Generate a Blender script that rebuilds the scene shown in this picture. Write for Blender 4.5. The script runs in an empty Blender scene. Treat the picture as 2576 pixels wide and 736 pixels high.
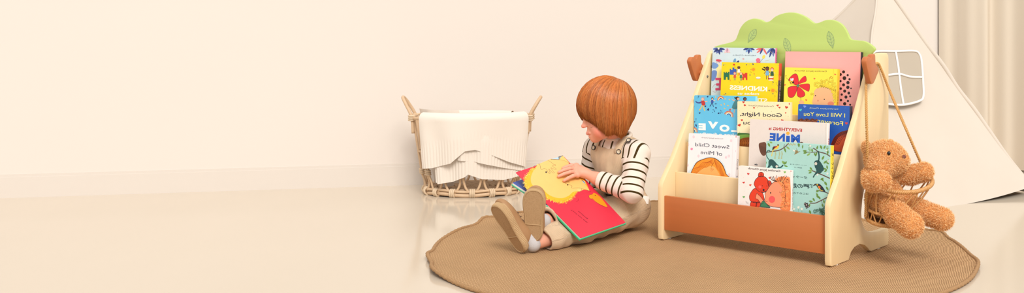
import bpy, bmesh, math, random
import numpy as np
from mathutils import Vector, Matrix
random.seed(7); rng = np.random.default_rng(7)
C = bpy.context.scene.collection
F, CX, CY, H = 2620.0, 1574.0, 61.0, 0.74      # focal length and principal point of the photograph (pixels), lens height (m)
V = lambda *a: np.array(a, float)
def P(u, v, Y): return V((u-CX)/F*Y, Y, H-(v-CY)/F*Y)
def ray(u, v): return V((u-CX)/F, 1.0, -(v-CY)/F)
def on_plane(u, v, p0, n):
    d = ray(u, v); o = V(0, 0, H)
    return o + d*(np.dot(n, p0-o)/np.dot(n, d))
def unit(a): a = np.asarray(a, float); return a/np.linalg.norm(a)
def lin(c):
    c = [x/255.0 for x in c]
    return tuple((x/12.92 if x <= .04045 else ((x+.055)/1.055)**2.4) for x in c)
# ---------------------------------------------------------------- scene graph helpers
def tag(o, label=None, cat=None, group=None, kind=None):
    if label: o['label'] = label
    if cat: o['category'] = cat
    if group: o['group'] = group
    if kind: o['kind'] = kind
    return o
def link(o, parent=None):
    C.objects.link(o)
    if parent is not None: o.parent = parent
    return o
def empty(name, loc=(0, 0, 0), rotz=0.0):
    o = bpy.data.objects.new(name, None); o.empty_display_size = .05
    o.location = loc; o.rotation_euler = (0, 0, rotz); return link(o)
def mesh_obj(name, verts, faces, mats, parent=None, cols=None, fmat=None, smooth=True, attrs=None):
    """one mesh object; cols: a colour per face corner source (per vertex) or None"""
    me = bpy.data.meshes.new(name)
    verts = np.asarray(verts, np.float32)
    if isinstance(faces, np.ndarray):
        n, k = faces.shape
        me.vertices.add(len(verts)); me.vertices.foreach_set('co', verts.ravel())
        me.loops.add(n*k); me.loops.foreach_set('vertex_index', faces.astype(np.int32).ravel())
        me.polygons.add(n); me.polygons.foreach_set('loop_start', np.arange(0, n*k, k, dtype=np.int32))
        me.update(calc_edges=True)
    else:
        me.from_pydata(verts.tolist(), [], faces)
    if not isinstance(mats, (list, tuple)): mats = [mats]
    for m in mats: me.materials.append(m)
    if fmat is not None: me.polygons.foreach_set('material_index', np.asarray(fmat, np.int32))
    me.polygons.foreach_set('use_smooth', np.full(len(me.polygons), bool(smooth)))
    if cols is not None:
        a = me.color_attributes.new('Col', 'FLOAT_COLOR', 'POINT')
        cc = np.ones((len(verts), 4), np.float32); cc[:, :3] = cols
        a.data.foreach_set('color', cc.ravel())
    for k_, vals in (attrs or {}).items():
        a = me.attributes.new(k_, 'FLOAT', 'POINT'); a.data.foreach_set('value', np.asarray(vals, np.float32))
    me.update()
    return link(bpy.data.objects.new(name, me), parent)
def bm_obj(name, bm, mats, parent=None, smooth=False, angle=None):
    me = bpy.data.meshes.new(name)
    bmesh.ops.recalc_face_normals(bm, faces=bm.faces)
    bm.to_mesh(me); bm.free()
    if not isinstance(mats, (list, tuple)): mats = [mats]
    for m in mats: me.materials.append(m)
    if smooth: me.polygons.foreach_set('use_smooth', np.ones(len(me.polygons), bool))
    if angle: me.set_sharp_from_angle(angle=angle)
    return link(bpy.data.objects.new(name, me), parent)
def add_box(bm, c, s, bevel=0.0, rot=None, seg=2):
    r = bmesh.ops.create_cube(bm, size=1.0); vs = r['verts']
    M = Matrix.Translation(Vector(c)) @ (rot.to_4x4() if rot else Matrix()) @ Matrix.Diagonal((*s, 1))
    bmesh.ops.transform(bm, matrix=M, verts=vs)
    if bevel:
        es = list({e for v in vs for e in v.link_edges})
        bmesh.ops.bevel(bm, geom=es, offset=bevel, segments=seg, affect='EDGES', profile=.5)
def box_obj(name, c, s, mat, parent=None, bevel=.002, rot=None):
    bm = bmesh.new(); add_box(bm, c, s, bevel, rot); return bm_obj(name, bm, mat, parent, True, .6)
def plate_obj(name, outline, to3, thick, mat, parent=None, bevel=.0025, seg=2):
    """extruded outline: to3(a, b, t) maps outline coordinates and depth 0..thick to local 3-D"""
    bm = bmesh.new()
    f = [bm.verts.new(to3(a, b, 0)) for a, b in outline]; g = [bm.verts.new(to3(a, b, thick)) for a, b in outline]
    n = len(f)
    fa = bm.faces.new(f); fb = bm.faces.new(g[::-1])
    rim = list(fa.edges)+list(fb.edges)
    for i in range(n): bm.faces.new((f[i], g[i], g[(i+1) % n], f[(i+1) % n]))
    bmesh.ops.recalc_face_normals(bm, faces=bm.faces)
    if bevel: bmesh.ops.bevel(bm, geom=rim, offset=bevel, segments=seg, affect='EDGES', profile=.5)
    return bm_obj(name, bm, mat, parent, True, .7)
def smooth_curve(pts, n=8, closed=False):
    """Catmull-Rom through pts"""
    p = np.asarray(pts, float); m = len(p); out = []
    rngi = range(m if closed else m-1)
    for i in rngi:
        if closed: a, b, c, d = p[(i-1) % m], p[i], p[(i+1) % m], p[(i+2) % m]
        else: a, b, c, d = p[max(i-1, 0)], p[i], p[i+1], p[min(i+2, m-1)]
        for k in range(n):
            t = k/n
            out.append(.5*((2*b)+(-a+c)*t+(2*a-5*b+4*c-d)*t*t+(-a+3*b-3*c+d)*t**3))
    if not closed: out.append(p[-1])
    return np.array(out)
def tube_geo(path, r, seg=8, closed=False, twist=0.0, flat=1.0):
    """verts, faces of a tube along path (n x 3); r scalar or per point; ends capped by points"""
    p = np.asarray(path, float); n = len(p)
    r = np.full(n, r) if np.isscalar(r) else np.asarray(r, float)
    t = np.gradient(p, axis=0)
    if closed: t = np.roll(p, -1, 0)-np.roll(p, 1, 0)
    t /= np.linalg.norm(t, axis=1)[:, None]+1e-12
    ref = V(0, 0, 1) if abs(t[0][2]) < .9 else V(1, 0, 0)
    u = unit(np.cross(t[0], ref)); vs = []
    for i in range(n):
        u = u-t[i]*np.dot(u, t[i]); u = unit(u); w = np.cross(t[i], u)
        for k in range(seg):
            a = 2*math.pi*k/seg+twist*i
            vs.append(p[i]+r[i]*(math.cos(a)*u+math.sin(a)*w*flat))
    fs = []
    for i in range(n if closed else n-1):
        j = (i+1) % n
        for k in range(seg):
            k2 = (k+1) % seg
            fs.append((i*seg+k, i*seg+k2, j*seg+k2, j*seg+k))
    if not closed:
        vs.append(p[0]); vs.append(p[-1]); a, b = len(vs)-2, len(vs)-1
        for k in range(seg):
            fs.append((a, (k+1) % seg, k)); o = (n-1)*seg; fs.append((b, o+k, o+(k+1) % seg))
    return vs, fs
class MB:
    """collects geometry into one mesh object"""
    def __init__(s): s.v = []; s.f = []; s.c = []; s.m = []
    def add(s, vs, fs, col=None, mi=0):
        o = len(s.v); s.v += [tuple(x) for x in vs]; s.f += [tuple(i+o for i in f) for f in fs]; s.m += [mi]*len(fs)
        s.c += [col if col is not None else (1, 1, 1)]*len(vs)
    def tube(s, path, r, seg=8, closed=False, col=None, mi=0, **k): s.add(*tube_geo(path, r, seg, closed, **k), col, mi)
    def obj(s, name, mats, parent=None, smooth=True, colour=False):
        return mesh_obj(name, s.v, s.f, mats, parent, np.array(s.c) if colour else None, s.m, smooth)
# ---------------------------------------------------------------- materials
def nt(name):
    m = bpy.data.materials.new(name); m.use_nodes = True
    t = m.node_tree; b = t.nodes['Principled BSDF']; return m, t, b
def N(t, typ, **k):
    n = t.nodes.new(typ)
    for a, b in k.items():
        if a.startswith('i_'): n.inputs[a[2:].replace('_', ' ')].default_value = b
        else: setattr(n, a, b)
    return n
def math_node(t, op, a, b=None):
    n = N(t, 'ShaderNodeMath', operation=op)
    for i, x in enumerate((a, b)):
        if x is None: continue
        if isinstance(x, (int, float)): n.inputs[i].default_value = x
        else: t.links.new(x, n.inputs[i])
    return n.outputs[0]
def mix_col(t, fac, a, b, mode='MIX'):
    n = N(t, 'ShaderNodeMix', data_type='RGBA', blend_type=mode)
    for i, x in ((0, fac), (6, a), (7, b)):
        if isinstance(x, (int, float)): n.inputs[i].default_value = x
        elif isinstance(x, tuple): n.inputs[i].default_value = (*x, 1)
        else: t.links.new(x, n.inputs[i])
    return n.outputs[2]
def coords(t, kind='Object', scale=(1, 1, 1)):
    tc = N(t, 'ShaderNodeTexCoord'); mp = N(t, 'ShaderNodeMapping'); mp.inputs['Scale'].default_value = scale
    t.links.new(tc.outputs[kind], mp.inputs['Vector']); return mp.outputs[0]
def noise(t, vec, scale, detail=3, rough=.5):
    n = N(t, 'ShaderNodeTexNoise'); n.inputs['Scale'].default_value = scale; n.inputs['Detail'].default_value = detail; n.inputs['Roughness'].default_value = rough
    t.links.new(vec, n.inputs['Vector']); return n.outputs['Fac']
def bump(t, b, height, strength=.3, dist=.001):
    n = N(t, 'ShaderNodeBump'); n.inputs['Strength'].default_value = strength; n.inputs['Distance'].default_value = dist
    t.links.new(height, n.inputs['Height']); t.links.new(n.outputs[0], b.inputs['Normal'])
def mat(name, rgb, rough=.5, var=.06, nscale=(20, 20, 20), spec=.3, bumps=0.0, bscale=200, sheen=0.0, detail=3):
    """plain material with a slight procedural tone variation"""
    m, t, b = nt(name); c = lin(rgb)
    v = coords(t, 'Object', nscale); f = noise(t, v, 1.0, detail)
    col = mix_col(t, f, tuple(x*(1-var) for x in c), tuple(min(1, x*(1+var)) for x in c))
    t.links.new(col, b.inputs['Base Color']); b.inputs['Roughness'].default_value = rough; b.inputs['Specular IOR Level'].default_value = spec
    if bumps: bump(t, b, noise(t, coords(t), bscale, 4), bumps, .002)
    if sheen: b.inputs['Sheen Weight'].default_value = sheen
    return m
def wood(name, rgb, axis='z', rough=.38, var=.05):
    sc = {'x': (2, 40, 40), 'y': (40, 2, 40), 'z': (40, 40, 2)}[axis]
    return mat(name, rgb, rough, var, sc, .35, 0)
def attr_mat(name, rough=.45, spec=.3, var=.05, nscale=60, bumps=0.0, bscale=300, sheen=0.0):
    m, t, b = nt(name); a = N(t, 'ShaderNodeAttribute', attribute_name='Col')
    f = noise(t, coords(t), nscale, 3)
    g = math_node(t, 'MULTIPLY_ADD', f, 2*var); g.node.inputs[2].default_value = 1-var
    mx = mix_col(t, 1.0, a.outputs['Color'], g, 'MULTIPLY')
    t.links.new(mx, b.inputs['Base Color']); b.inputs['Roughness'].default_value = rough; b.inputs['Specular IOR Level'].default_value = spec
    if bumps: bump(t, b, noise(t, coords(t), bscale, 3), bumps, .002)
    if sheen: b.inputs['Sheen Weight'].default_value = sheen
    return m
PRINT = attr_mat('printed_card', .38, .35, .03)
# ---------------------------------------------------------------- implicit surfaces (for bodies, cloth, plush)
def surface_nets(D, org, h):
    S = D < 0
    nx, ny, nz = D.shape
    cnt = np.zeros((nx-1, ny-1, nz-1), np.int8)
    for dx in (0, 1):
        for dy in (0, 1):
            for dz in (0, 1): cnt += S[dx:nx-1+dx, dy:ny-1+dy, dz:nz-1+dz]
    act = (cnt > 0) & (cnt < 8)
    I = np.argwhere(act); idx = np.full(act.shape, -1, np.int64); idx[act] = np.arange(len(I))
    pos = np.zeros((len(I), 3)); num = np.zeros(len(I))
    cor = [(a, b, c) for a in (0, 1) for b in (0, 1) for c in (0, 1)]
    for i, a in enumerate(cor):
        for b in cor[i+1:]:
            if sum(abs(x-y) for x, y in zip(a, b)) != 1: continue
            da = D[I[:, 0]+a[0], I[:, 1]+a[1], I[:, 2]+a[2]]; db = D[I[:, 0]+b[0], I[:, 1]+b[1], I[:, 2]+b[2]]
            m = (da < 0) != (db < 0); t = np.where(m, da/np.where(m, da-db, 1), 0)
            pos += np.where(m[:, None], np.array(a)+t[:, None]*(np.array(b)-np.array(a)), 0); num += m
    pos = (I+pos/num[:, None])*h+org
    Fq = []
    for ax in range(3):
        e1, e2 = [(1, 2), (2, 0), (0, 1)][ax]
        sl0 = [slice(None)]*3; sl1 = [slice(None)]*3; sl0[ax] = slice(0, -1); sl1[ax] = slice(1, None)
        A, B = S[tuple(sl0)], S[tuple(sl1)]
        E = np.argwhere(A != B)
        ok = (E[:, e1] > 0) & (E[:, e2] > 0) & (E[:, e1] < D.shape[e1]-1) & (E[:, e2] < D.shape[e2]-1)
        E = E[ok]; fl = A[tuple(E.T)]
        d1 = np.zeros(3, int); d1[e1] = 1; d2 = np.zeros(3, int); d2[e2] = 1
        q = [idx[tuple((E-x).T)] for x in (d1+d2, d2, 0*d1, d1)]
        q = np.stack(q, 1); q[~fl] = q[~fl][:, ::-1]; Fq.append(q)
    return pos, np.concatenate(Fq)
class Field:
    """signed-distance field on a grid; every shape is blended in locally"""
    def __init__(s, lo, hi, h):
        s.lo = np.array(lo, float); s.h = h; s.n = np.ceil((np.array(hi)-s.lo)/h).astype(int)+1
        s.D = np.full(s.n, .05, np.float32)
    def _win(s, lo, hi):
        a = np.clip(np.floor((np.array(lo)-s.lo)/s.h).astype(int), 0, s.n); b = np.clip(np.ceil((np.array(hi)-s.lo)/s.h).astype(int)+1, 0, s.n)
        if (b <= a).any(): return None, None
        g = [s.lo[i]+s.h*np.arange(a[i], b[i]) for i in range(3)]
        return tuple(slice(a[i], b[i]) for i in range(3)), np.meshgrid(*g, indexing='ij', sparse=True)
    def apply(s, fn, lo, hi, k=.01, op='add'):
        w, g = s._win(np.array(lo)-k-.006, np.array(hi)+k+.006)
        if w is None: return
        d = fn(*g).astype(np.float32); a = s.D[w]
        if op == 'add':
            if k > 0: hh = np.maximum(k-np.abs(a-d), 0)/k; r = np.minimum(a, d)-hh*hh*k*.25
            else: r = np.minimum(a, d)
        else:
            d = -d
            if k > 0: hh = np.maximum(k-np.abs(a-d), 0)/k; r = np.maximum(a, d)+hh*hh*k*.25
            else: r = np.maximum(a, d)
        s.D[w] = r
    def cap(s, a, b, ra, rb=None, k=.01, op='add', off=0.0):
        a = np.array(a, float); b = np.array(b, float); rb = ra if rb is None else rb; ra += off; rb += off
        ba = b-a; L = max(ba@ba, 1e-12); R = max(ra, rb)
        def fn(x, y, z):
            t = np.clip(((x-a[0])*ba[0]+(y-a[1])*ba[1]+(z-a[2])*ba[2])/L, 0, 1)
            return np.sqrt((x-a[0]-t*ba[0])**2+(y-a[1]-t*ba[1])**2+(z-a[2]-t*ba[2])**2)-(ra+(rb-ra)*t)
        s.apply(fn, np.minimum(a, b)-R, np.maximum(a, b)+R, k, op)
    def ell(s, c, r, R=None, k=.01, op='add', off=0.0):
        c = np.array(c, float); r = np.array(r, float)+off; R = np.eye(3) if R is None else np.asarray(R)   # rows of R: the ellipsoid's axes
        m = r.max(); mn = r.min()
        def fn(x, y, z):
            p = [(x-c[0])*R[i, 0]+(y-c[1])*R[i, 1]+(z-c[2])*R[i, 2] for i in range(3)]
            k0 = np.sqrt(sum((p[i]/r[i])**2 for i in range(3))); k1 = np.sqrt(sum((p[i]/r[i]**2)**2 for i in range(3)))
            return k0*(k0-1)/np.maximum(k1, 1e-9)
        s.apply(fn, c-m, c+m, k, op)
    def chain(s, pts, rs, k=.01, op='add', off=0.0):
        for i in range(len(pts)-1): s.cap(pts[i], pts[i+1], rs[i], rs[i+1], k, op, off)
    def box(s, c, r, R=None, rad=.005, k=.005, op='add'):
        c = np.array(c, float); r = np.array(r, float); R = np.eye(3) if R is None else np.asarray(R); m = np.linalg.norm(r)
        def fn(x, y, z):
            q = [np.abs((x-c[0])*R[i, 0]+(y-c[1])*R[i, 1]+(z-c[2])*R[i, 2])-(r[i]-rad) for i in range(3)]
            return np.sqrt(sum(np.maximum(a, 0)**2 for a in q))+np.minimum(np.maximum(np.maximum(q[0], q[1]), q[2]), 0)-rad
        s.apply(fn, c-m, c+m, k, op)
    def cut(s, p, n, k=0.004, lo=None, hi=None):
        """removes everything on the side n points to"""
        p = np.array(p, float); n = unit(n)
        lo = s.lo if lo is None else lo; hi = s.lo+s.h*s.n if hi is None else hi
        s.apply(lambda x, y, z: -((x-p[0])*n[0]+(y-p[1])*n[1]+(z-p[2])*n[2]), lo, hi, k, 'sub')
    def mesh(s, relax=1):
        v, f = surface_nets(s.D, s.lo, s.h)
        for _ in range(relax):
            acc = np.zeros_like(v); n = np.zeros(len(v))
            for i in range(4):
                a, b = f[:, i], f[:, (i+1) % 4]
                for x, y in ((a, b), (b, a)):
                    np.add.at(acc, x, v[y]); np.add.at(n, x, 1)
            v = .4*v+.6*acc/np.maximum(n, 1)[:, None]
        return v, f
def frame(fwd, up):
    """rows: forward, left, up"""
    f = unit(fwd); l = unit(np.cross(up, f)); return np.stack([f, l, np.cross(f, l)])
# ---------------------------------------------------------------- camera, light, room
cam = bpy.data.cameras.new('camera'); co = link(bpy.data.objects.new('camera', cam))
co.location = (0, 0, H); co.rotation_euler = (math.pi/2, 0, 0)
cam.sensor_width = 36.0; cam.lens = F/2576*36.0
cam.shift_x = -(CX-1288)/2576; cam.shift_y = -(368-CY)/2576
cam.clip_start = .05; bpy.context.scene.camera = co
sc = bpy.context.scene
sc.view_settings.view_transform = 'Standard'; sc.view_settings.look = 'None'; sc.view_settings.exposure = 0.0
sc.cycles.max_bounces = 8; sc.cycles.use_denoising = True
w = bpy.data.worlds.new('studio'); sc.world = w; w.use_nodes = True
w.node_tree.nodes['Background'].inputs[0].default_value = (*lin((255, 253, 250)), 1); w.node_tree.nodes['Background'].inputs[1].default_value = .92
def sun(name, d, strength, angle, col=(1, 1, 1)):
    l = bpy.data.lights.new(name, 'SUN'); l.energy = strength; l.angle = math.radians(angle); l.color = col
    o = link(bpy.data.objects.new(name, l)); o.rotation_euler = Vector(d).to_track_quat('Z', 'Y').to_euler(); o.location = Vector(d)*4; return o
def area(name, loc, to, size, watts, col=(1, 1, 1)):
    l = bpy.data.lights.new(name, 'AREA'); l.shape = 'RECTANGLE'; l.size, l.size_y = size; l.energy = watts; l.color = col
    o = link(bpy.data.objects.new(name, l)); o.location = loc
    o.rotation_euler = (Vector(loc)-Vector(to)).to_track_quat('Z', 'Y').to_euler(); return o
sun('key_light', (.22, -.80, .72), 2.35, 22, lin((255, 252, 247)))
area('added_wall_fill', (.9, 2.2, 2.7), (.9, 5.2, .5), (1.6, .8), 7, lin((255, 250, 246)))  # unseen fill lamp, added to brighten the back wall
# floor: glossy cream resin
m, t, b = nt('floor_resin')
f = noise(t, coords(t, 'Object', (1.2, .5, 1)), 1.5, 2)
t.links.new(mix_col(t, f, lin((203, 189, 170)), lin((210, 196, 178))), b.inputs['Base Color'])
b.inputs['Roughness'].default_value = .12; b.inputs['Specular IOR Level'].default_value = .35
bump(t, b, noise(t, coords(t, 'Object', (1, .25, 1)), 3.0, 2), .12, .01)
MF = m
tag(mesh_obj('floor', [(-7, -2, 0), (7, -2, 0), (7, 9, 0), (-7, 9, 0)], [(0, 1, 2, 3)], MF, smooth=False), kind='structure')
MW = mat('wall_paint', (219, 209, 200), .7, .012, (1.5, 1.5, 1.5), .15)
WA = math.atan(.2165); wo = V(-2.665, 4.437, 0); wd = V(math.cos(WA), math.sin(WA), 0); wn = V(math.sin(WA), -math.cos(WA), 0)
def wallp(s, z, o=0.0): return wo+wd*s+wn*o+V(0, 0, z)
tag(mesh_obj('wall_back', [wallp(-3, -.01), wallp(8, -.01), wallp(8, 2.6), wallp(-3, 2.6)], [(0, 1, 2, 3)], MW, smooth=False), kind='structure')
prof = [(0, 0), (.0022, 0), (.0022, .088), (.0012, .0885), (.0012, .101), (0, .1015)]
vs = [wallp(s, z, o) for s in (-3, 8) for o, z in prof]; k = len(prof)
tag(mesh_obj('baseboard_back', vs, [(i, i+1, k+i+1, k+i) for i in range(k-1)], mat('baseboard_paint', (213, 203, 193), .5, .01), smooth=False), kind='structure')
# ---------------------------------------------------------------- the rug
RC, RR = V(.2398, 3.4496, 0), .8703
m, t, b = nt('woven_jute')
tc = N(t, 'ShaderNodeTexCoord'); sp = N(t, 'ShaderNodeSeparateXYZ')
mp = N(t, 'ShaderNodeMapping'); mp.inputs['Rotation'].default_value = (0, 0, .36); t.links.new(tc.outputs['Object'], mp.inputs['Vector'])
wob = N(t, 'ShaderNodeTexNoise'); wob.inputs['Scale'].default_value = 9; t.links.new(mp.outputs[0], wob.inputs['Vector'])
va = N(t, 'ShaderNodeVectorMath', operation='MULTIPLY_ADD'); va.inputs[1].default_value = (.012,)*3; t.links.new(wob.outputs['Color'], va.inputs[0]); t.links.new(mp.outputs[0], va.inputs[2])
t.links.new(va.outputs[0], sp.inputs[0])
K = 2*math.pi/.0095
sx = math_node(t, 'SINE', math_node(t, 'MULTIPLY', sp.outputs[0], K)); sy = math_node(t, 'SINE', math_node(t, 'MULTIPLY', sp.outputs[1], K*.72))
pr = math_node(t, 'MULTIPLY', sx, sy); ab = math_node(t, 'ABSOLUTE', pr); wv = math_node(t, 'POWER', ab, .4)
n1 = noise(t, tc.outputs['Object'], 420, 4, .7); n2 = noise(t, tc.outputs['Object'], 3.5, 3)
hgt = math_node(t, 'ADD', wv, math_node(t, 'MULTIPLY', n1, .5))
c1 = mix_col(t, wv, lin((137, 101, 66)), lin((205, 167, 126)))
c2 = mix_col(t, math_node(t, 'GREATER_THAN', pr, 0.0), (.86, .84, .8), (1, 1, 1)); c3 = mix_col(t, 1.0, c1, c2, 'MULTIPLY')
g = math_node(t, 'MULTIPLY_ADD', n1, .8); g.node.inputs[2].default_value = .92
c4 = mix_col(t, 1.0, c3, g, 'MULTIPLY')
g2 = math_node(t, 'MULTIPLY_ADD', n2, .3); g2.node.inputs[2].default_value = .86
t.links.new(mix_col(t, 1.0, c4, g2, 'MULTIPLY'), b.inputs['Base Color']); b.inputs['Roughness'].default_value = .9; b.inputs['Specular IOR Level'].default_value = .1
bump(t, b, hgt, .9, .004)
MJ = m
RAD_BUMPS = [(.80, .24, -.26), (-2.72, .10, .016), (-2.95, .07, .014), (2.87, .1, -.012), (2.62, .06, .018), (2.45, .07, -.014), (2.3, .05, .012), (.62, .05, .02), (.42, .07, -.012), (.22, .06, .012), (.02, .1, -.008), (-.3, .1, .01)]
def rug_r(a):
    r = RR
    for c, w_, h_ in RAD_BUMPS: d = (a-c+math.pi) % (2*math.pi)-math.pi; r += h_*math.exp(-(d/w_)**2)
    return r+.004*math.sin(9*a)
def rug_z(a, q):
    z = 0.0
    for c, w_, h_ in RAD_BUMPS: d = (a-c+math.pi) % (2*math.pi)-math.pi; z += (abs(h_) if abs(h_) < .03 else 0)*.75*math.exp(-(d/w_)**2)*max(0, (q-.86)/.14)**2
    return z
rug = empty('round_rug', (RC[0], RC[1], 0)); tag(rug, 'round woven jute rug with a wavy bound edge on the cream floor', 'rug')
NA, RG = 360, [0, .2, .4, .6, .75, .86, .9, .93, .96, .98, 1.0]
vs = [(0, 0, .007)]; fs = []
for q in RG[1:]:
    for i in range(NA):
        a = 2*math.pi*i/NA-math.pi; r = rug_r(a)*q; vs.append((r*math.cos(a), r*math.sin(a), .007+rug_z(a, q)))
for i in range(NA): fs.append((0, 1+i, 1+(i+1) % NA))
for j in range(len(RG)-2):
    for i in range(NA): a = 1+j*NA+i; b_ = 1+j*NA+(i+1) % NA; fs.append((a, a+NA, b_+NA, b_))
mesh_obj('rug_weave', vs, fs, MJ, rug)
path = []
for i in range(NA*2):
    a = math.pi*i/NA-math.pi; path.append((rug_r(a)*math.cos(a), rug_r(a)*math.sin(a), .0065+rug_z(a, 1.0)))
m, t, b = nt('jute_braid')
n1 = noise(t, coords(t), 300, 3); t.links.new(mix_col(t, n1, lin((132, 96, 60)), lin((196, 154, 108))), b.inputs['Base Color']); b.inputs['Roughness'].default_value = .9
bump(t, b, n1, .8, .003)
MBR = m
mb = MB(); mb.tube(path, [.0062+.0009*math.sin(i*1.9) for i in range(len(path))], 8, True); mb.obj('edge_binding', MBR, rug)
# ---------------------------------------------------------------- the tree bookshelf
SA, SX, SY = .6721, .1087, 3.539; SW, SD, SH, ST = .648, .4152, .6454, .0193
ca, sa = math.cos(SA), math.sin(SA); EX, EY, EZ = V(ca, -sa, 0), V(sa, ca, 0), V(0, 0, 1); SO = V(SX, SY, 0); ZF = .008
def S(x, y, z): return SO+EX*x+EY*y+EZ*z
def shelf_px(u, v, axis, val):
    n = {'x': EX, 'y': EY, 'z': EZ}[axis]; q = on_plane(u, v, SO+n*val, n)-SO; return q@EX, q@EY, q[2]
shelf = empty('tree_bookshelf', (SX, SY, 0), -SA); tag(shelf, 'cream children\'s bookshelf with a green tree back and terracotta front board', 'bookshelf')
MC = wood('cream_lacquered_wood', (236, 209, 163)); MT = wood('terracotta_wood', (192, 112, 62), 'x', .42, .07); MG = wood('green_lacquered_wood', (183, 203, 112), 'x', .35, .03)
MHT = mat('terracotta_lacquer', (190, 112, 66), .35, .04, (8, 8, 30), .35)
side = [(0, .026), (.003, .013), (.012, .009), (.122, .009), (.128, .016), (.14, .031), (.165, .043), (.20, .046), (.235, .037), (.258, .024), (.272, .013), (.285, .009), (.402, .009), (.411, .013), (.4152, .022),
        (.4152, .052), (.411, .062), (.40, .066), (.33, .0665), (.28, .072), (.252, .080), (.230, .095), (.216, .118), (.212, .145), (.220, .185), (.245, .24), (.29, .285), (.34, .312), (.385, .325), (.409, .338), (.4152, .36),
        (.4152, .625), (.412, .637), (.403, .6445), (.39, .6454), (.328, .6454), (.312, .643), (.300, .634), (.288, .618), (.208, .489), (.0687, .281), (.012, .212), (.003, .199), (0, .187)]
for x0 in (0.0, SW-ST):
    pnl = plate_obj('side_panel', side, lambda a, b_, t_, x0=x0: (x0+t_, a, b_), ST, MC, shelf, .0028)
    for fy in (.05, .345):
        bm = bmesh.new(); bmesh.ops.create_cone(bm, cap_ends=True, segments=16, radius1=.009, radius2=.009, depth=.0025, matrix=Matrix.Translation((x0+ST/2, fy, .0083))); bm_obj('foot_pad', bm, mat('clear_pad', (214, 208, 200), .4), pnl, True, .6)
IN = SW-2*ST; XC = SW/2
TY = [.011, .076, .140, .200, .307]; TZ = [.159, .233, .330, .441]; FZ = [.058, .120, .205, .315]
fb = box_obj('front_board', (XC, TY[0]+.006, (.0431+.159)/2), (IN, .012, .159-.0431), MT, shelf, .002)
for k in (1, 2, 3):
    zb = FZ[k-1]-.012
    box_obj('tier_board', (XC, TY[k]+.006, (zb+TZ[k])/2), (IN, .012, TZ[k]-zb), MC, shelf, .002)
for k in range(4):
    y0, y1 = TY[k]+.012, TY[k+1]
    box_obj('tier_floor', (XC, (y0+y1)/2, FZ[k]-.006), (IN, y1-y0, .012), MC, shelf, .001)
tree_px = [(1836.6,106.4),(1848.7,100.4),(1854.7,88.3),(1860.7,72.2),(1870.8,58.2),(1882.8,50.1),(1896.9,46.5),(1913,49.7),(1925,55.4),(1937,52.1),(1949,42.1),(1965,34.9),(1985,31.2),(2005,33.3),(2025.4,42.1),(2041.5,54.1),(2049.5,58.2),(2061.6,56.2),(2073.6,51.3),(2089.7,49.7),(2105.8,54.1),(2119.8,64.2),(2129.9,80.3),(2135.9,94.3),(2142,99.5),(2154,101.2),(2174,103.6),(2190,112.4),(2200,124.5)]
q = [shelf_px(u, v, 'y', TY[4]) for u, v in tree_px]; pts = [(a[0], a[2]) for a in q]
pts = [(ST, .30), (ST, pts[0][1]-.045), (ST+.004, pts[0][1]-.018)]+pts+[(SW-ST-.001, pts[-1][1]-.02), (SW-ST, .30)]
core = smooth_curve([(a, b_) for a, b_ in pts[1:-1]], 4)
tree = plate_obj('tree_back', [pts[0]]+[tuple(c) for c in core]+[pts[-1]], lambda a, b_, t_: (a, TY[4]+t_, b_), .015, MG, shelf, .003)
# the printed leaves: outline and veins as thin raised print on the tree back
MLF = mat('leaf_engraving', (178, 202, 124), .5, .05); MLV = mat('leaf_line', (134, 162, 122), .5, .05)
def leaf(pts_px, tip, base):
    q = [shelf_px(u, v, 'y', TY[4]) for u, v in pts_px]; vs = [(a[0], TY[4]-.0003, a[2]) for a in q]
    mb = MB(); mb.add(vs, [tuple(range(len(vs)))], mi=0)
    ln = lambda p, w_: mb.add(*ribbon([(a[0], a[2]) for a in [shelf_px(u, v, 'y', TY[4]) for u, v in p]], w_, lambda a, b_: (a, TY[4]-.0006, b_)), mi=1)
    ln(pts_px+[pts_px[0]], .0009); ln([tip, base], .0009)
    T, B_ = np.array(tip, float), np.array(base, float); ax = B_-T; nr = np.array([-ax[1], ax[0]])*.22
    for s in (.22, .4, .58, .76):
        for sg in (-1, 1): c = T+ax*(s+.1); ln([tuple(c), tuple(T+ax*(s-.04)+nr*sg*(1-abs(s-.5)*1.2))], .0007)
    return mb.obj('leaf_print', [MLF, MLV], tree, smooth=False)
def ribbon(p, w_, to3):
    p = np.asarray(p, float); t_ = np.gradient(p, axis=0); t_ /= np.linalg.norm(t_, axis=1)[:, None]+1e-12; n_ = np.stack([-t_[:, 1], t_[:, 0]], 1)*w_/2
    vs = [to3(*a) for a in p+n_]+[to3(*a) for a in p-n_]; k = len(p); return vs, [(i, i+1, k+i+1, k+i) for i in range(k-1)]
def zl(pts_): return [(1700+x/2.489, 20+y/2.489) for x, y in pts_]
def leaf_shape(tip, base, w_):
    T, B_ = np.array(tip, float), np.array(base, float); ax = B_-T; nr = np.array([-ax[1], ax[0]])/np.linalg.norm(ax)*w_; o = []
    for s in np.linspace(0, 1, 12): o.append(tuple(T+ax*s+nr*math.sin(math.pi*s**.8)))
    for s in np.linspace(1, 0, 12)[1:-1]: o.append(tuple(T+ax*s-nr*math.sin(math.pi*s**.8)))
    return o
for tip, base, w_ in (((503, 132), (452, 216), 20), ((684, 188), (716, 290), 21), ((957, 146), (985, 253), 21)):
    a, b_ = zl([tip])[0], zl([base])[0]; leaf(leaf_shape(a, b_, w_/2.489), a, b_)
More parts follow.
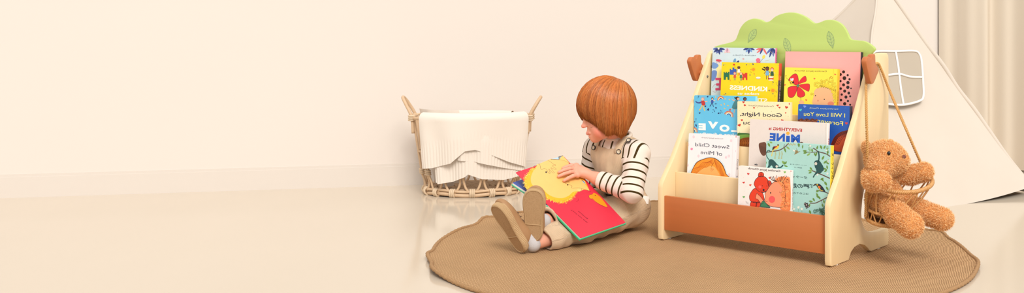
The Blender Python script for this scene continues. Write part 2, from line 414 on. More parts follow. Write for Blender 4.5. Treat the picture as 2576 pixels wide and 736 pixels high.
# heart-shaped hooks: plates standing off the side panels on a peg
hp = [shelf_px(u, v, 'x', SW+.030) for u, v in ((2179.5,158),(2180.5,149),(2183.5,143),(2188,142.5),(2192.6,147),(2195,139),(2198,136),(2202,137),(2203,150),(2204,160),(2211,175),(2205,194),(2199,208),(2194.5,211),(2191,207),(2185,184))]
heart = smooth_curve([(q_[1]-.222, q_[2]-.602) for q_ in hp], 4, True)
MST = mat('screw_steel', (120, 118, 112), .35, .05)
for x0, pa, pb, hy, hz in ((-.026, -.009, 0.0, .246, .587), (SW+.012, SW, SW+.013, .222, .602)):
    h_ = plate_obj('heart_hook', [tuple(c) for c in heart], lambda a, b_, t_, x0=x0, hy=hy, hz=hz: (x0+t_, hy+a, hz+b_), .018, MHT, shelf, .003)
    bm = bmesh.new(); bmesh.ops.create_cone(bm, cap_ends=True, segments=20, radius1=.010, radius2=.010, depth=abs(pb-pa)+.004, matrix=Matrix.Translation(((pa+pb)/2, hy+.024, hz-.022)) @ Matrix.Rotation(math.pi/2, 4, 'Y')); bm_obj('peg', bm, MHT, h_, True, .6)
for hy, hz in ((.2975, .588), (.272, .553)):
    bm = bmesh.new(); bmesh.ops.create_cone(bm, cap_ends=True, segments=14, radius1=.0045, radius2=.0035, depth=.003, matrix=Matrix.Translation((ST+.0012, hy, hz)) @ Matrix.Rotation(math.pi/2, 4, 'Y')); bm_obj('screw', bm, MST, shelf, True, .6)
# ---------------------------------------------------------------- picture books
def text_tris(s, bold=0.0, italic=0.0, space=1.0):
    """outline of a line of writing as flat triangles, x 0..1 over its width, y in cap heights"""
    cu = bpy.data.curves.new('writing', 'FONT'); cu.body = s; cu.size = 1.0; cu.offset = bold; cu.shear = italic; cu.space_character = space; cu.resolution_u = 3
    o = bpy.data.objects.new('writing', cu); C.objects.link(o)
    dg = bpy.context.evaluated_depsgraph_get(); ev = o.evaluated_get(dg); me = ev.to_mesh()
    v = np.array([x.co[:] for x in me.vertices]) if len(me.vertices) else np.zeros((1, 3)); fs = [tuple(p.vertices) for p in me.polygons]
    ev.to_mesh_clear(); bpy.data.objects.remove(o); bpy.data.curves.remove(cu)
    x0, x1 = v[:, 0].min(), v[:, 0].max()
    return (v[:, 0]-x0)/(x1-x0), v[:, 1]/.70, fs
STEP = .00007
class Art:
    """flat print laid on a plane; shapes are given where the photograph shows them and fall on the plane's own surface"""
    def __init__(s, p0, ex, ey, n, px=None): s.p0, s.ex, s.ey, s.n = p0, ex, ey, n; s.mb = MB(); s.L = 1; s.px = px or (lambda u, v: (u, v)); s.clip = None
    def ab(s, u, v):
        q = on_plane(*s.px(u, v), s.p0, s.n)-s.p0; return q@s.ex, q@s.ey
    def put(s, ab, fs, col, L=None):
        z = STEP*(L or s.L); ab = [tuple(x) for x in ab]
        if s.clip:
            x0, x1, y0, y1 = s.clip; inn = lambda q: x0 <= q[0] <= x1 and y0 <= q[1] <= y1
            if not all(inn(q) for q in ab):
                nab = []; nfs = []
                for f in fs:
                    pl = [ab[i] for i in f]
                    if not all(inn(q) for q in pl): pl = clip_poly(pl, *s.clip)
                    if len(pl) > 2: nfs.append(tuple(range(len(nab), len(nab)+len(pl)))); nab += pl
                ab, fs = nab, nfs
                if not fs: return
        vs = [s.p0+s.ex*a+s.ey*b_+s.n*z for a, b_ in ab]
        s.mb.add(vs, fs, lin(col))
    def poly(s, pts, col, L=None, sm=0):
        ab = [s.ab(*p) for p in pts]
        if sm: ab = [tuple(x) for x in smooth_curve(ab, sm, True)]
        if s.clip: ab = clip_poly(ab, *s.clip)
        if len(ab) > 2: s.put(ab, [tuple(range(len(ab)))], col, L)
    def ell(s, u, v, ru, rv, col, L=None, rot=0, n=18, a0=0, a1=360):
        c, d = math.cos(math.radians(rot)), math.sin(math.radians(rot)); o = []
        for i in range(n+(a1-a0 < 360)):
            a = math.radians(a0+(a1-a0)*i/n); x, y = ru*math.cos(a), rv*math.sin(a); o.append((u+x*c-y*d, v+x*d+y*c))
        s.poly(o, col, L)
    def line(s, pts, w_, col, L=None, sm=0):
        """w_ in metres"""
        ab = [s.ab(*p) for p in pts]
        if sm: ab = smooth_curve(ab, sm)
        ab = np.asarray(ab)
        vs, fs = ribbon(ab, w_, lambda a, b_: (a, b_)); s.put(vs, fs, col, L)
    def loop(s, pts, w_, col, L=None, sm=5): s.line(list(pts)+[pts[0]], w_, col, L, sm)
    def text(s, body, st, en, hgt, col, L=None, bold=0.0, italic=0.0, flip=True, arch=0.0, parent=None):
        """writing whose baseline runs from st (first letter) to en; hgt: cap height in metres; the letters read mirrored as the picture shows them"""
        x, y, fs = text_tris(body, bold, italic)
        A, B = np.array(s.ab(*st)), np.array(s.ab(*en)); d = B-A; up = np.array([-d[1], d[0]])/np.linalg.norm(d)*hgt
        if flip: up = -up
        ab = A+x[:, None]*d+y[:, None]*up+(4*x*(1-x))[:, None]*up*arch
        s.put([tuple(a) for a in ab], fs, col, L)
    def dots(s, pts, r, col, L=None):
        for p in pts: s.ell(p[0], p[1], r, r, col, L, n=7)
    def heart(s, u, v, r, col, rot=0, L=None):
        c, d = math.cos(math.radians(rot)), math.sin(math.radians(rot)); o = []
        for i in range(18):
            a = 2*math.pi*i/18; x = r*math.sin(a)**3; y = -r*(.81*math.cos(a)-.31*math.cos(2*a)-.125*math.cos(3*a)-.06*math.cos(4*a)); o.append((u+x*c-y*d, v+x*d+y*c))
        s.poly(o, col, L)
    def leafs(s, u, v, ln_, wd_, ang, col, L=None, vein=None):
        a = math.radians(ang); T = np.array([u, v]); B_ = T+ln_*np.array([math.cos(a), math.sin(a)])
        s.poly(leaf_shape(T, B_, wd_/2)[::2], col, L)
        if vein: s.line([tuple(T), tuple(T+(B_-T)*.85)], .0005, vein, (L or s.L)+1)
def clip_poly(ab, x0, x1, y0, y1):
    for ax, val, sg in ((0, x0, 1), (0, x1, -1), (1, y0, 1), (1, y1, -1)):
        out = []
        for i in range(len(ab)):
            p, q = ab[i-1], ab[i]; a, b_ = (p[ax]-val)*sg, (q[ax]-val)*sg
            if (a >= 0) != (b_ >= 0): t_ = a/(a-b_); out.append(tuple(p[j]+t_*(q[j]-p[j]) for j in (0, 1)))
            if b_ >= 0: out.append(q)
        ab = out
        if len(ab) < 3: return []
    return ab
MPG = mat('page_paper', (238, 232, 220), .8, .05, (4, 4, 400))
def make_book(label, tl, tr, tier, th, lean, ahead, col, spine, art, group=None, round_=.004, zoom=None, board=True, back=None, bands=None):
    """a book leaning in a tier of the shelf: tl, tr are where the photograph shows its top corners"""
    L = math.radians(lean); yk, zk = TY[tier+1]-(th+.003)/math.cos(L)-ahead, (TZ+[.66])[tier+1]
    if tier == 3: zk = .70
    up0 = EY*math.sin(L)+EZ*math.cos(L); n = -(EY*math.cos(L)-EZ*math.sin(L)); p = S(0, yk, zk)
    A, B = on_plane(*tl, p, n), on_plane(*tr, p, n)
    ex = unit(B-A); ey = np.cross(n, ex); wd_ = np.linalg.norm(B-A)
    zb = FZ[tier]+.0012+th*math.sin(L); hgt = min((A[2]-zb)/ey[2], (B[2]-zb)/ey[2])
    bot = A-ey*hgt
    root = bpy.data.objects.new('picture_book', None); root.empty_display_size = .03; link(root)
    M = Matrix(((*[ex[0], -n[0], ey[0]], bot[0]), (*[ex[1], -n[1], ey[1]], bot[1]), (*[ex[2], -n[2], ey[2]], bot[2]), (0, 0, 0, 1)))
    root.matrix_world = M
    tag(root, label, 'book', group or 'picture books in the tree bookshelf')
    ct = .0016
    # local axes: x width, y depth (into the shelf), z up the cover
    ol = []
    r = round_
    for cx, cz, a0 in ((r, r, 180), (wd_-.0005, 0, 0), (wd_-.0005, hgt, 0), (r, hgt-r, 90)):
        if a0 in (180, 90):
            for i in range(5): a = math.radians(a0+90*i/4); ol.append((cx+r*math.cos(a), cz+r*math.sin(a)))
        else: ol.append((cx, cz))
    mb = MB(); cc = lin(col); cs = lin(spine); cb = lin(back or col)
    for y0, kcol in ((0, cc), (th-ct, cb)):
        k = len(ol); vs = [(a, y0, b_) for a, b_ in ol]+[(a, y0+ct, b_) for a, b_ in ol]
        mb.add(vs, [tuple(range(k)), tuple(range(2*k-1, k-1, -1))]+[(i, i+k, (i+1) % k+k, (i+1) % k) for i in range(k)], kcol)
    sp_ = [(wd_-.0005, 0), (wd_+.0012, .0016), (wd_+.002, th*.5), (wd_+.0012, th-.0016), (wd_-.0005, th), (wd_-.0015, th-ct), (wd_-.0003, th*.5), (wd_-.0015, ct)]
    k = len(sp_)
    for z0_, z1_, cs in [(0, hgt, cs)] if not bands else [(q0*hgt, q1*hgt, lin(qc)) for q0, q1, qc in bands]:
      vs = [(a, b_, z0_) for a, b_ in sp_]+[(a, b_, z1_) for a, b_ in sp_]
      mb.add(vs, [tuple(range(k)), tuple(range(2*k-1, k-1, -1))]+[(i, i+k, (i+1) % k+k, (i+1) % k) for i in range(k)], cs)
    ins = .0 if board else .003
    box_obj('pages', ((wd_-ins)/2-.001, th/2, hgt/2), (wd_-.004-ins, th-2*ct-.0002, hgt-.001-2*ins), MPG, root, 0)
    a = Art(A, ex, ey, n, zoom); a.hgt, a.wd = hgt, wd_; a.clip = (.0004, wd_-.0006, -hgt+.0004, -.0004); art(a)
    inv = M.inverted()
    if a.mb.v:
        o_ = len(mb.v); mb.v += [tuple(inv @ Vector(v)) for v in a.mb.v]; mb.f += [tuple(i+o_ for i in f) for f in a.mb.f]; mb.c += a.mb.c; mb.m += a.mb.m
    mb.obj('cover', PRINT, root, False, True)
    for nm, m2 in getattr(a, 'titles', []):
        m2.v = [tuple(inv @ Vector(v)) for v in m2.v]; m2.obj(nm, PRINT, root, False, True)
    sa_ = getattr(a, 'spine_text', None)
    if sa_:
        m3 = MB()
        for body, z0, z1, hh, scol in sa_:
            x, y, fs = text_tris(body); up = (y-.5)*hh
            m3.add([(wd_+.0024, th*.5+u_, z0+(z1-z0)*x_) for x_, u_ in zip(x, up)], fs, lin(scol))
        m3.obj('spine_writing', PRINT, root, False, True)
    return root
def title(a, nm, *args, **k):
    keep, a.mb = a.mb, MB(); a.text(*args, **k); m2, a.mb = a.mb, keep
    a.titles = getattr(a, 'titles', [])
    for i, (n0, m0) in enumerate(a.titles):
        if n0 == nm: m0.add(m2.v, m2.f); m0.c[-len(m2.v):] = m2.c; return
    a.titles.append((nm, m2))
def Z(x0, y0, s): return lambda u, v: (x0+u/s, y0+v/s)
INK = (38, 34, 40)
# --- blue flowered book, top tier
def art(a):
    a.px = Z(1720, 100, 2.986)
    def petals(u, v, cols, ln_, angs, w_=16):
        for i, g in enumerate(angs): a.leafs(u, v, ln_*(1-.12*(i % 2)), w_, g, cols[i % len(cols)], 2)
    NB, LB, RD = (52, 66, 130), (118, 158, 214), (228, 110, 110)
    petals(262, 64, [NB, (84, 100, 168)], 52, (10, 45, 80, 110, 140, 172), 18); a.ell(262, 66, 7, 7, (238, 230, 210), 3)
    petals(325, 62, [(240, 200, 214), (226, 170, 196)], 46, (60, 85, 112), 18)
    petals(490, 60, [NB, LB], 50, (20, 55, 92, 125, 160), 17); petals(595, 60, [RD, NB, RD], 66, (60, 115, 140, 165), 14)
    petals(668, 58, [NB, (92, 110, 180)], 84, (62, 85, 108, 135), 17)
    a.text('HELENA COVELL', (541, 122), (366, 120), .0042, (92, 104, 120), 3)
    a.line([(545, 200), (600, 135)], .0011, (96, 100, 120), 3); a.ell(601, 128, 11, 15, (244, 214, 96), 4, 25); a.ell(559, 153, 17, 16, (232, 112, 140), 3); a.ell(561, 185, 22, 22, (232, 112, 140), 2)
    for g in range(0, 180, 45): c, d = 9*math.cos(math.radians(g)), 9*math.sin(math.radians(g)); a.line([(448-c, 143-d), (448+c, 143+d)], .0007, (230, 140, 140), 3)
    a.ell(263, 155, 22, 9, (214, 72, 88), 3, 8); a.ell(262, 168, 19, 9, (240, 226, 220), 2); a.dots([(250, 167), (260, 167), (270, 168)], 3, (60, 70, 120), 4)
    a.poly([(216, 170), (250, 178), (262, 196), (240, 215), (214, 210)], LB, 2, 4); a.poly([(212, 236), (246, 232), (248, 262), (232, 300), (209, 306)], (108, 140, 200), 2, 4)
    a.poly([(258, 180), (300, 225), (290, 330), (256, 300), (246, 232)], (246, 232, 164), 1, 4)
    a.ell(382, 160, 10, 22, (110, 158, 200), 2, 15); a.ell(405, 168, 8, 16, NB, 2, 40)
    E_ = [(238, 285), (284, 285), (284, 380), (238, 380), (238, 362), (266, 362), (266, 343), (244, 343), (244, 326), (266, 326), (266, 303), (238, 303)]
    a.poly(E_[:1]+E_[1:], (214, 70, 112), 4)
    for sh in (0, 1): a.line([(215, 360), (235, 335), (262, 352), (240, 392), (218, 384)], .0008, (214, 90, 110), 5, 4)
    a.line([(300, 95), (352, 98)], .0006, (216, 196, 130), 3)
    a.line([(610, 158), (650, 150)], .0008, (214, 190, 120), 3); a.line([(650, 86), (690, 118)], .0008, (214, 190, 120), 3)
    a.dots([(303, 152), (345, 180), (470, 160), (420, 130)], 3, (180, 200, 226), 3)
    a.spine_text = [('HELENA COVELL', .26, .33, .006, (120, 60, 110))]
make_book('pale blue picture book with navy and coral flowers along its top edge', (1793, 119), (1951, 121), 3, .012, 4.5, .001, (206, 224, 232), (226, 124, 160), art, round_=.001, board=False)
# --- plain pink book with a dotted berry
def art(a):
    a.px = Z(1965, 160, 3.2)
    a.poly([(440, 60), (490, 50), (528, 75), (556, 130), (566, 200), (560, 290), (540, 350), (440, 350)], (252, 176, 172), 1, 5)
    for u, v, r in ((503, 66, 12), (478, 87, 11), (536, 92, 9), (510, 116, 15), (478, 140, 9), (551, 125, 9), (538, 152, 13), (503, 170, 12), (537, 190, 13), (563, 198, 6), (480, 200, 10), (512, 220, 12), (545, 236, 11), (488, 248, 9), (556, 262, 8), (522, 268, 12), (538, 300, 9), (512, 322, 13), (482, 292, 10), (556, 330, 8)):
        a.ell(u, v, r, r*1.05, (44, 34, 36), 2)
    a.line([(632, 0), (628, 345)], .0009, (228, 132, 130), 2)
make_book('large plain pink book with a black dotted berry, behind a yellow one', (1976, 129), (2166, 131), 3, .016, 4.5, .001, (250, 172, 166), (48, 44, 50), art, round_=.001, board=False)
# --- yellow kindness book
def art(a):
    a.px = Z(1720, 100, 2.986); W_, NB, RD, GR, OR = (255, 252, 240), (40, 62, 128), (214, 56, 44), (44, 132, 84), (240, 150, 40)
    a.poly([(300, 300), (300, 240), (308, 240), (308, 248), (316, 248), (316, 240), (324, 240), (324, 248), (332, 248), (332, 240), (344, 240), (344, 300), (330, 300), (328, 280), (318, 280), (316, 300)], (36, 110, 72), 2)
    a.poly([(346, 262), (346, 218), (356, 218), (356, 226), (366, 226), (366, 208), (380, 208), (380, 218), (396, 218), (396, 262)], (58, 96, 178), 2)
    a.poly([(440, 300), (440, 248), (448, 248), (448, 256), (458, 256), (458, 248), (478, 248), (478, 302), (468, 302), (464, 284), (454, 284), (452, 302)], RD, 2)
    a.line([(384, 180), (384, 212)], .0009, INK, 3); a.poly([(384, 180), (368, 180), (372, 186), (368, 192), (384, 192)], RD, 3)
    def kid(u, v, skin, hair, top, leg, s=1.0):
        a.poly([(u-8*s, v+12*s), (u+8*s, v+12*s), (u+11*s, v+38*s), (u-11*s, v+38*s)], top, 4); a.ell(u, v, 11*s, 12*s, hair, 4); a.ell(u, v+3*s, 9*s, 9.5*s, skin, 5)
        for q in (-5, 5): a.line([(u+q*s, v+36*s), (u+q*s, v+60*s)], .0016*s, leg, 3)
        a.line([(u-9*s, v+16*s), (u-18*s, v+28*s)], .0014*s, skin, 4); a.line([(u+9*s, v+16*s), (u+18*s, v+26*s)], .0014*s, skin, 4)
        a.dots([(u-3*s, v+2*s), (u+3*s, v+2*s)], 1.2*s, INK, 6)
    kid(414, 208, (110, 68, 46), (40, 28, 28), (248, 240, 226), RD); a.poly([(402, 199), (402, 188), (408, 194), (414, 187), (420, 194), (427, 188), (427, 199)], (250, 206, 60), 6)
    kid(384, 250, (246, 200, 166), (206, 84, 50), (222, 84, 60), NB, .9); kid(430, 252, (246, 206, 172), (222, 170, 84), (70, 132, 84), NB, .9)
    kid(628, 216, (112, 68, 48), (36, 26, 28), (120, 176, 214), (112, 68, 48), 1.35); kid(664, 222, (248, 204, 170), (206, 66, 44), (52, 92, 66), NB, 1.25)
    for u, v in ((606, 208), (594, 220), (606, 226)): a.ell(u, v, 8, 5, (36, 26, 28), 5, 30)
    a.ell(656, 302, 20, 5, (240, 232, 214), 7); a.poly([(636, 280), (676, 280), (674, 302), (638, 302)], RD, 5); a.ell(656, 280, 20, 6, (248, 240, 224), 6); a.line([(637, 288), (675, 288)], .0008, (250, 200, 60), 6)
    a.ell(560, 288, 17, 8, (206, 180, 150), 4); a.ell(560, 284, 17, 7, (244, 238, 226), 5)
    for u, v, r in ((524, 222, 11), (670, 380, 13)):
        a.ell(u, v, r, r, OR, 3)
        for g in range(0, 360, 30): c, d = math.cos(math.radians(g)), math.sin(math.radians(g)); a.line([(u+r*1.15*c, v+r*1.15*d), (u+r*1.6*c, v+r*1.6*d)], .0008, OR, 3)
    rr = random.Random(4)
    for i in range(95):
        u, v = rr.uniform(296, 724), rr.uniform(178, 430)
        if (330 < u < 640 and v > 318) or (295 < u < 485 and 190 < v < 306) or (545 < u < 695 and 190 < v < 315): continue
        k = i % 4; col = [NB, OR, (60, 140, 170), (226, 130, 40)][i % 4]
        if k == 0: a.heart(u, v, 5, NB, rr.uniform(-40, 40), 2)
        elif k == 1: a.leafs(u, v, 16, 7, rr.uniform(0, 360), col, 2)
        elif k == 2: g = rr.uniform(0, 6.3); a.line([(u, v), (u+11*math.cos(g), v+11*math.sin(g))], .0009, col, 2)
        else: a.dots([(u, v), (u+8, v+4), (u+3, v+9)], 1.8, INK, 2)
    title(a, 'cover_title', 'KINDNESS', (627, 386), (345, 372), .0148, W_, L=6, bold=.032); title(a, 'cover_title', 'makes us', (566, 414), (404, 410), .0088, W_, L=6, bold=.022)
    title(a, 'cover_title', 'STRONGER', (628, 471), (325, 458), .0135, W_, L=6, bold=.032)
    a.spine_text = [('KINDNESS makes us STRONGER', .245, .10, .009, (250, 236, 200))]
make_book('bright yellow picture book with white writing, a castle and playing children', (1816, 156), (1960, 159), 3, .019, 5.0, .022, (250, 214, 22), (92, 62, 62), art, board=False, round_=.001, bands=[(0, .5, (66, 54, 70)), (.5, .8, (76, 62, 72)), (.8, .86, (226, 110, 44)), (.86, 1, (214, 84, 52))])
# --- yellow book with red flower and curly girl
def girl_hair(a, pts, col, w_, L=3):
    for p in pts: a.line(p, w_+.0012, (70, 48, 20), L, 5); a.line(p, w_, col, L+1, 5)
def art(a):
    a.px = Z(1965, 160, 3.2); RD, SK = (226, 42, 54), (246, 184, 134)
    a.text('Caroline Jayne Church', (368, 66), (108, 61), .0046, INK, 3)
    for pts in ([(135, 175), (60, 138), (88, 92), (120, 80), (138, 110)], [(138, 168), (150, 135), (178, 105), (198, 100), (203, 140), (160, 158)], [(142, 176), (200, 160), (230, 168), (226, 218), (205, 218)], [(128, 180), (62, 188), (52, 220), (60, 266), (92, 272), (118, 240)], [(136, 184), (128, 250), (152, 272), (190, 258), (186, 225)]):
        a.poly(pts, INK, 2, 5); c = np.mean(pts, axis=0); a.poly([tuple(c+(np.array(p)-c)*.93) for p in pts], RD, 3, 5)
    a.ell(136, 176, 9, 10, (70, 130, 110), 4); a.line([(158, 272), (160, 300)], .0011, INK, 4)
    a.ell(84, 150, 20, 15, (248, 200, 50), 5, 30); a.line([(72, 145), (82, 164)], .0019, INK, 6); a.line([(84, 140), (94, 158)], .0019, INK, 6); a.ell(98, 150, 7, 9, INK, 6)
    a.ell(82, 128, 7, 12, (214, 220, 226), 6, -20); a.ell(94, 126, 7, 12, (226, 232, 236), 6, 15); a.line([(66, 132), (48, 120), (38, 106), (34, 98), (40, 94), (46, 100)], .0006, INK, 5, 4)
    a.poly([(262, 260), (266, 225), (282, 202), (310, 192), (350, 190), (385, 200), (410, 226), (418, 262), (418, 330), (262, 330)], SK, 3, 4)
    a.ell(400, 322, 26, 18, (240, 140, 104), 4); a.dots([(277, 257), (348, 286)], 5, INK, 5); a.ell(297, 297, 8, 6, (232, 150, 116), 5)
    hair = [[(310, 186), (332, 150), (318, 130)], [(322, 186), (352, 160), (350, 140), (376, 128)], [(300, 200), (288, 178), (272, 176), (270, 160), (286, 150)], [(340, 186), (376, 172), (378, 150), (410, 144), (416, 128)], [(372, 190), (408, 184), (412, 162), (440, 160)], [(392, 206), (428, 206), (424, 184), (452, 182)], [(404, 228), (438, 232), (432, 210), (456, 212)], [(412, 252), (444, 258), (436, 236), (456, 240)], [(416, 276), (446, 284), (438, 262), (456, 266)], [(418, 300), (446, 310), (440, 288), (456, 292)], [(350, 140), (330, 146), (300, 158), (288, 146)], [(268, 250), (246, 240), (240, 252)]]
    girl_hair(a, hair, (248, 214, 60), .0038)
    a.poly([(302, 188), (330, 165), (365, 158), (402, 172), (432, 210), (440, 268), (418, 262), (408, 224), (382, 198), (345, 190)], (248, 214, 60), 3, 4)
    for dx in range(0, 140, 18): a.line([(305+dx, 186+dx*.2), (318+dx*.95, 172+dx*.28), (322+dx*.9, 184+dx*.3), (334+dx*.85, 176+dx*.35)], .0008, (120, 84, 20), 6, 4)
    a.line([(398, 108), (402, 120), (414, 116), (408, 104), (396, 106), (388, 124), (384, 140)], .0012, (180, 110, 30), 6, 4)
    for u, v in ((268, 120), (435, 86), (202, 292), (30, 170)): a.heart(u, v, 8, (230, 96, 70), 15, 3)
    a.poly([(146, 300), (172, 294), (186, 310), (176, 326), (148, 322)], SK, 4, 3)
    a.line([(422, 30), (416, 330)], .0006, (222, 180, 50), 2); a.spine_text = [('Caroline Jayne Church', .205, .12, .006, (150, 90, 30)), ('I love you', .10, .04, .006, (60, 60, 40))]
    a.poly([(454, 38), (471, 38), (471, 51), (454, 51)], (220, 40, 44), 3)
make_book('yellow board book with a red five-petal flower and a curly blond girl', (1975, 169), (2106, 173), 3, .02, 5.0, .026, (252, 228, 76), (246, 206, 60), art)
# --- light blue love book
def art(a):
    a.px = Z(1735, 230, 3.894); NB, W_ = (34, 44, 102), (255, 253, 248)
    title(a, 'cover_title', 'E', (158, 374), (87, 372), .0208, W_, L=6, bold=.065); title(a, 'cover_title', 'V', (278, 362), (178, 352), .0212, W_, L=6, bold=.065); title(a, 'cover_title', 'O', (392, 390), (292, 386), .0208, W_, L=6, bold=.065); title(a, 'cover_title', 'L', (498, 394), (408, 390), .021, W_, L=6, bold=.065)
    title(a, 'cover_title', 'makes a family', (520, 440), (100, 424), .009, W_, L=6, bold=.03)
    def rainbow(u, v, r, rot):
        for i, c in enumerate(((226, 90, 50), (246, 180, 60), (244, 240, 220), (52, 76, 150))):
            rr_ = r*(1-.2*i); o = [(u+rr_*math.cos(math.radians(x+rot)), v+rr_*math.sin(math.radians(x+rot))) for x in range(180, 361, 18)]; a.line(o, .0024, c, 3)
    rainbow(304, 78, 30, -18); rainbow(382, 236, 44, 22); rainbow(34, 392, 42, 12)
    def kid(u, v, s, skin, hair, top, leg, lean):
        a.ell(u, v, 16*s, 18*s, hair, 4); a.ell(u+3*lean, v+5*s, 12*s, 12*s, skin, 5)
        a.poly([(u-14*s, v+18*s), (u+12*s, v+18*s), (u+14*s-8*lean, v+56*s), (u-16*s-8*lean, v+56*s)], top, 4, 3)
        a.line([(u-4*s, v+54*s), (u-20*s, v+86*s), (u-34*s, v+104*s)], .0034*s, leg, 3); a.line([(u+4*s, v+54*s), (u+10*s, v+92*s), (u+16*s, v+108*s)], .0034*s, leg, 3)
        a.line([(u-12*s, v+24*s), (u-36*s, v+34*s)], .0026*s, skin, 3); a.line([(u+10*s, v+24*s), (u+40*s, v+26*s)], .0026*s, skin, 3)
    kid(130, 70, 1.1, (240, 190, 160), (170, 170, 186), (196, 60, 62), (238, 196, 90), -1); a.poly([(118, 96), (84, 104), (56, 92), (70, 112), (104, 116)], (70, 84, 150), 5, 3)
    kid(222, 70, .72, (246, 202, 170), (50, 40, 52), (62, 92, 172), NB, 0)
    a.ell(468, 66, 19, 18, (44, 34, 40), 5); a.ell(446, 62, 10, 6, (44, 34, 40), 5, 30); a.ell(476, 72, 13, 13, (236, 176, 140), 6); a.poly([(446, 86), (474, 84), (462, 168), (414, 158)], (72, 130, 138), 4, 3); a.line([(446, 92), (424, 84), (414, 74)], .0024, (236, 176, 140), 4); a.line([(424, 160), (398, 178)], .0024, (236, 176, 140), 3); a.line([(444, 164), (434, 208)], .0024, (236, 176, 140), 3); a.ell(396, 178, 7, 9, (206, 60, 52), 4)
    a.ell(541, 72, 18, 18, (40, 30, 36), 4); a.ell(543, 76, 12, 12, (120, 76, 56), 5)
    for u, v, g in ((300, 128, 20), (338, 112, 80), (366, 138, 0), (356, 68, 150), (384, 70, 60), (252, 46, 70), (336, 160, 40)): a.leafs(u, v, 20, 11, g, (240, 190, 96), 2)
    for u, v in ((176, 50), (154, 144), (258, 160), (284, 212), (98, 210), (62, 330), (46, 296)): a.heart(u, v, 9, NB, random.Random(u).uniform(-30, 30), 2)
    def twig(u, v, g, s=26, c=NB):
        g = math.radians(g); d = np.array([math.cos(g), math.sin(g)]); a.line([(u, v), tuple(np.array([u, v])+s*d)], .0007, c, 2)
        for t_ in (.35, .6, .85):
            for sg in (-1, 1): q = np.array([u, v])+s*t_*d; a.line([tuple(q), tuple(q+8*np.array([math.cos(g+sg*.8), math.sin(g+sg*.8)]))], .0007, c, 2)
    twig(80, 66, -70); twig(270, 120, 180, 22); twig(44, 164, -100); twig(62, 290, -90, 30, (60, 90, 170)); a.poly([(164, 186), (182, 160), (192, 172), (186, 190), (176, 182)], NB, 2)
    a.dots([(230, 178), (244, 196), (226, 204), (240, 182), (302, 182), (314, 190), (306, 200), (318, 208), (300, 212), (36, 200), (40, 240)], 4, NB, 2)
    a.dots([(62, 322), (46, 346), (66, 342)], 5, (60, 90, 170), 2)
make_book('sky blue picture book with rainbows and a white title, beside a beige one', (1746, 239), (1901, 242), 2, .012, 2.0, .0, (104, 196, 236), (150, 220, 240), art, board=False, round_=.006)
# --- good night book
def art(a):
    a.px = Z(1720, 220, 2.986)
    a.text('Caroline Jayne Church', (676, 145), (486, 138), .0042, (60, 50, 60), 3)
    title(a, 'cover_title', 'Good Night,', (737, 222), (424, 210), .0128, (34, 34, 62), L=3, bold=.006); title(a, 'cover_title', 'I Love You', (728, 284), (448, 276), .0128, (34, 34, 62), L=3, bold=.006)
    rr = random.Random(2)
    for i in range(130): u, v = rr.uniform(404, 800), rr.uniform(108, 440); a.ell(u, v, rr.uniform(.8, 2.2), rr.uniform(.8, 2.2), rr.choice([(206, 170, 110), (190, 130, 80), (120, 90, 60)]), 1, n=5)
    for u, v, r in ((449, 108, 10), (459, 132, 9), (706, 134, 9), (720, 150, 8), (772, 148, 12), (528, 152, 7), (437, 244, 9), (418, 282, 12), (740, 246, 10), (766, 190, 6)): a.heart(u, v, r, (206, 52, 40), rr.uniform(-25, 25), 3)
    a.poly([(400, 352), (440, 340), (500, 346), (560, 356), (560, 470), (400, 470)], (60, 110, 50), 2, 4); a.poly([(400, 372), (450, 352), (520, 366), (540, 470), (400, 470)], (130, 176, 76), 3, 4); a.poly([(406, 430), (420, 392), (460, 376), (510, 384), (540, 470), (404, 470)], (150, 78, 30), 4, 4)
    for k in range(7): a.line([(412+k*16, 440), (420+k*16, 410), (432+k*14, 420), (440+k*14, 390)], .0016, (206, 120, 50), 5, 4)
    a.poly([(790, 114), (806, 116), (806, 130), (790, 128)], (206, 50, 44), 3)
    a.spine_text = [('Caroline Jayne Church', .185, .11, .006, (120, 90, 60))]
make_book('cream speckled board book with red hearts, tucked behind a white one', (1855, 254), (1987, 257), 2, .016, 2.4, .0155, (250, 234, 190), (244, 224, 176), art)
# --- blue forever book
def art(a):
    a.px = Z(1720, 220, 2.986)
    a.text('Caroline Jayne Church', (1161, 166), (946, 157), .0042, (216, 222, 190), 3)
    title(a, 'cover_title', 'I Will Love You', (1212, 224), (902, 210), .0125, (240, 228, 110), L=3, bold=.008); title(a, 'cover_title', 'Forever', (1196, 286), (1004, 262), .0135, (240, 228, 110), L=3, bold=.008)
    a.poly([(1110, 470), (1116, 400), (1150, 352), (1200, 326), (1270, 330), (1262, 470)], (120, 44, 28), 2, 4); a.poly([(1132, 470), (1146, 398), (1190, 358), (1260, 350), (1262, 470)], (206, 84, 44), 3, 4)
    for k in range(6): a.line([(1112+k*10, 430), (1140+k*12, 372), (1190+k*10, 332+k*6), (1240, 326+k*10)], .0014, (84, 30, 22), 4, 4)
    a.dots([(1230, 450)], 5, INK, 5)
    for k in range(14): a.ell(854+k*11, 246+5*math.sin(k*1.7), 9, 11, (112, 58, 40), 3); a.ell(856+k*11, 252+5*math.sin(k*2.3), 6, 7, (150, 84, 54), 4)
    a.poly([(848, 250), (1000, 256), (1000, 330), (848, 330)], (112, 58, 40), 2)
    a.heart(909, 142, 11, (120, 150, 230), 10, 3); a.heart(877, 168, 11, (90, 200, 190), -10, 3); a.heart(1222, 268, 11, (220, 70, 60), 10, 3)
    rr = random.Random(9)
    for i in range(60): a.ell(rr.uniform(860, 1250), rr.uniform(130, 330), 2.4, 2.0, rr.choice([(44, 100, 190), (30, 84, 170), (60, 118, 204)]), 1, n=6)
    a.spine_text = [('Church', .19, .14, .008, (230, 210, 190))]
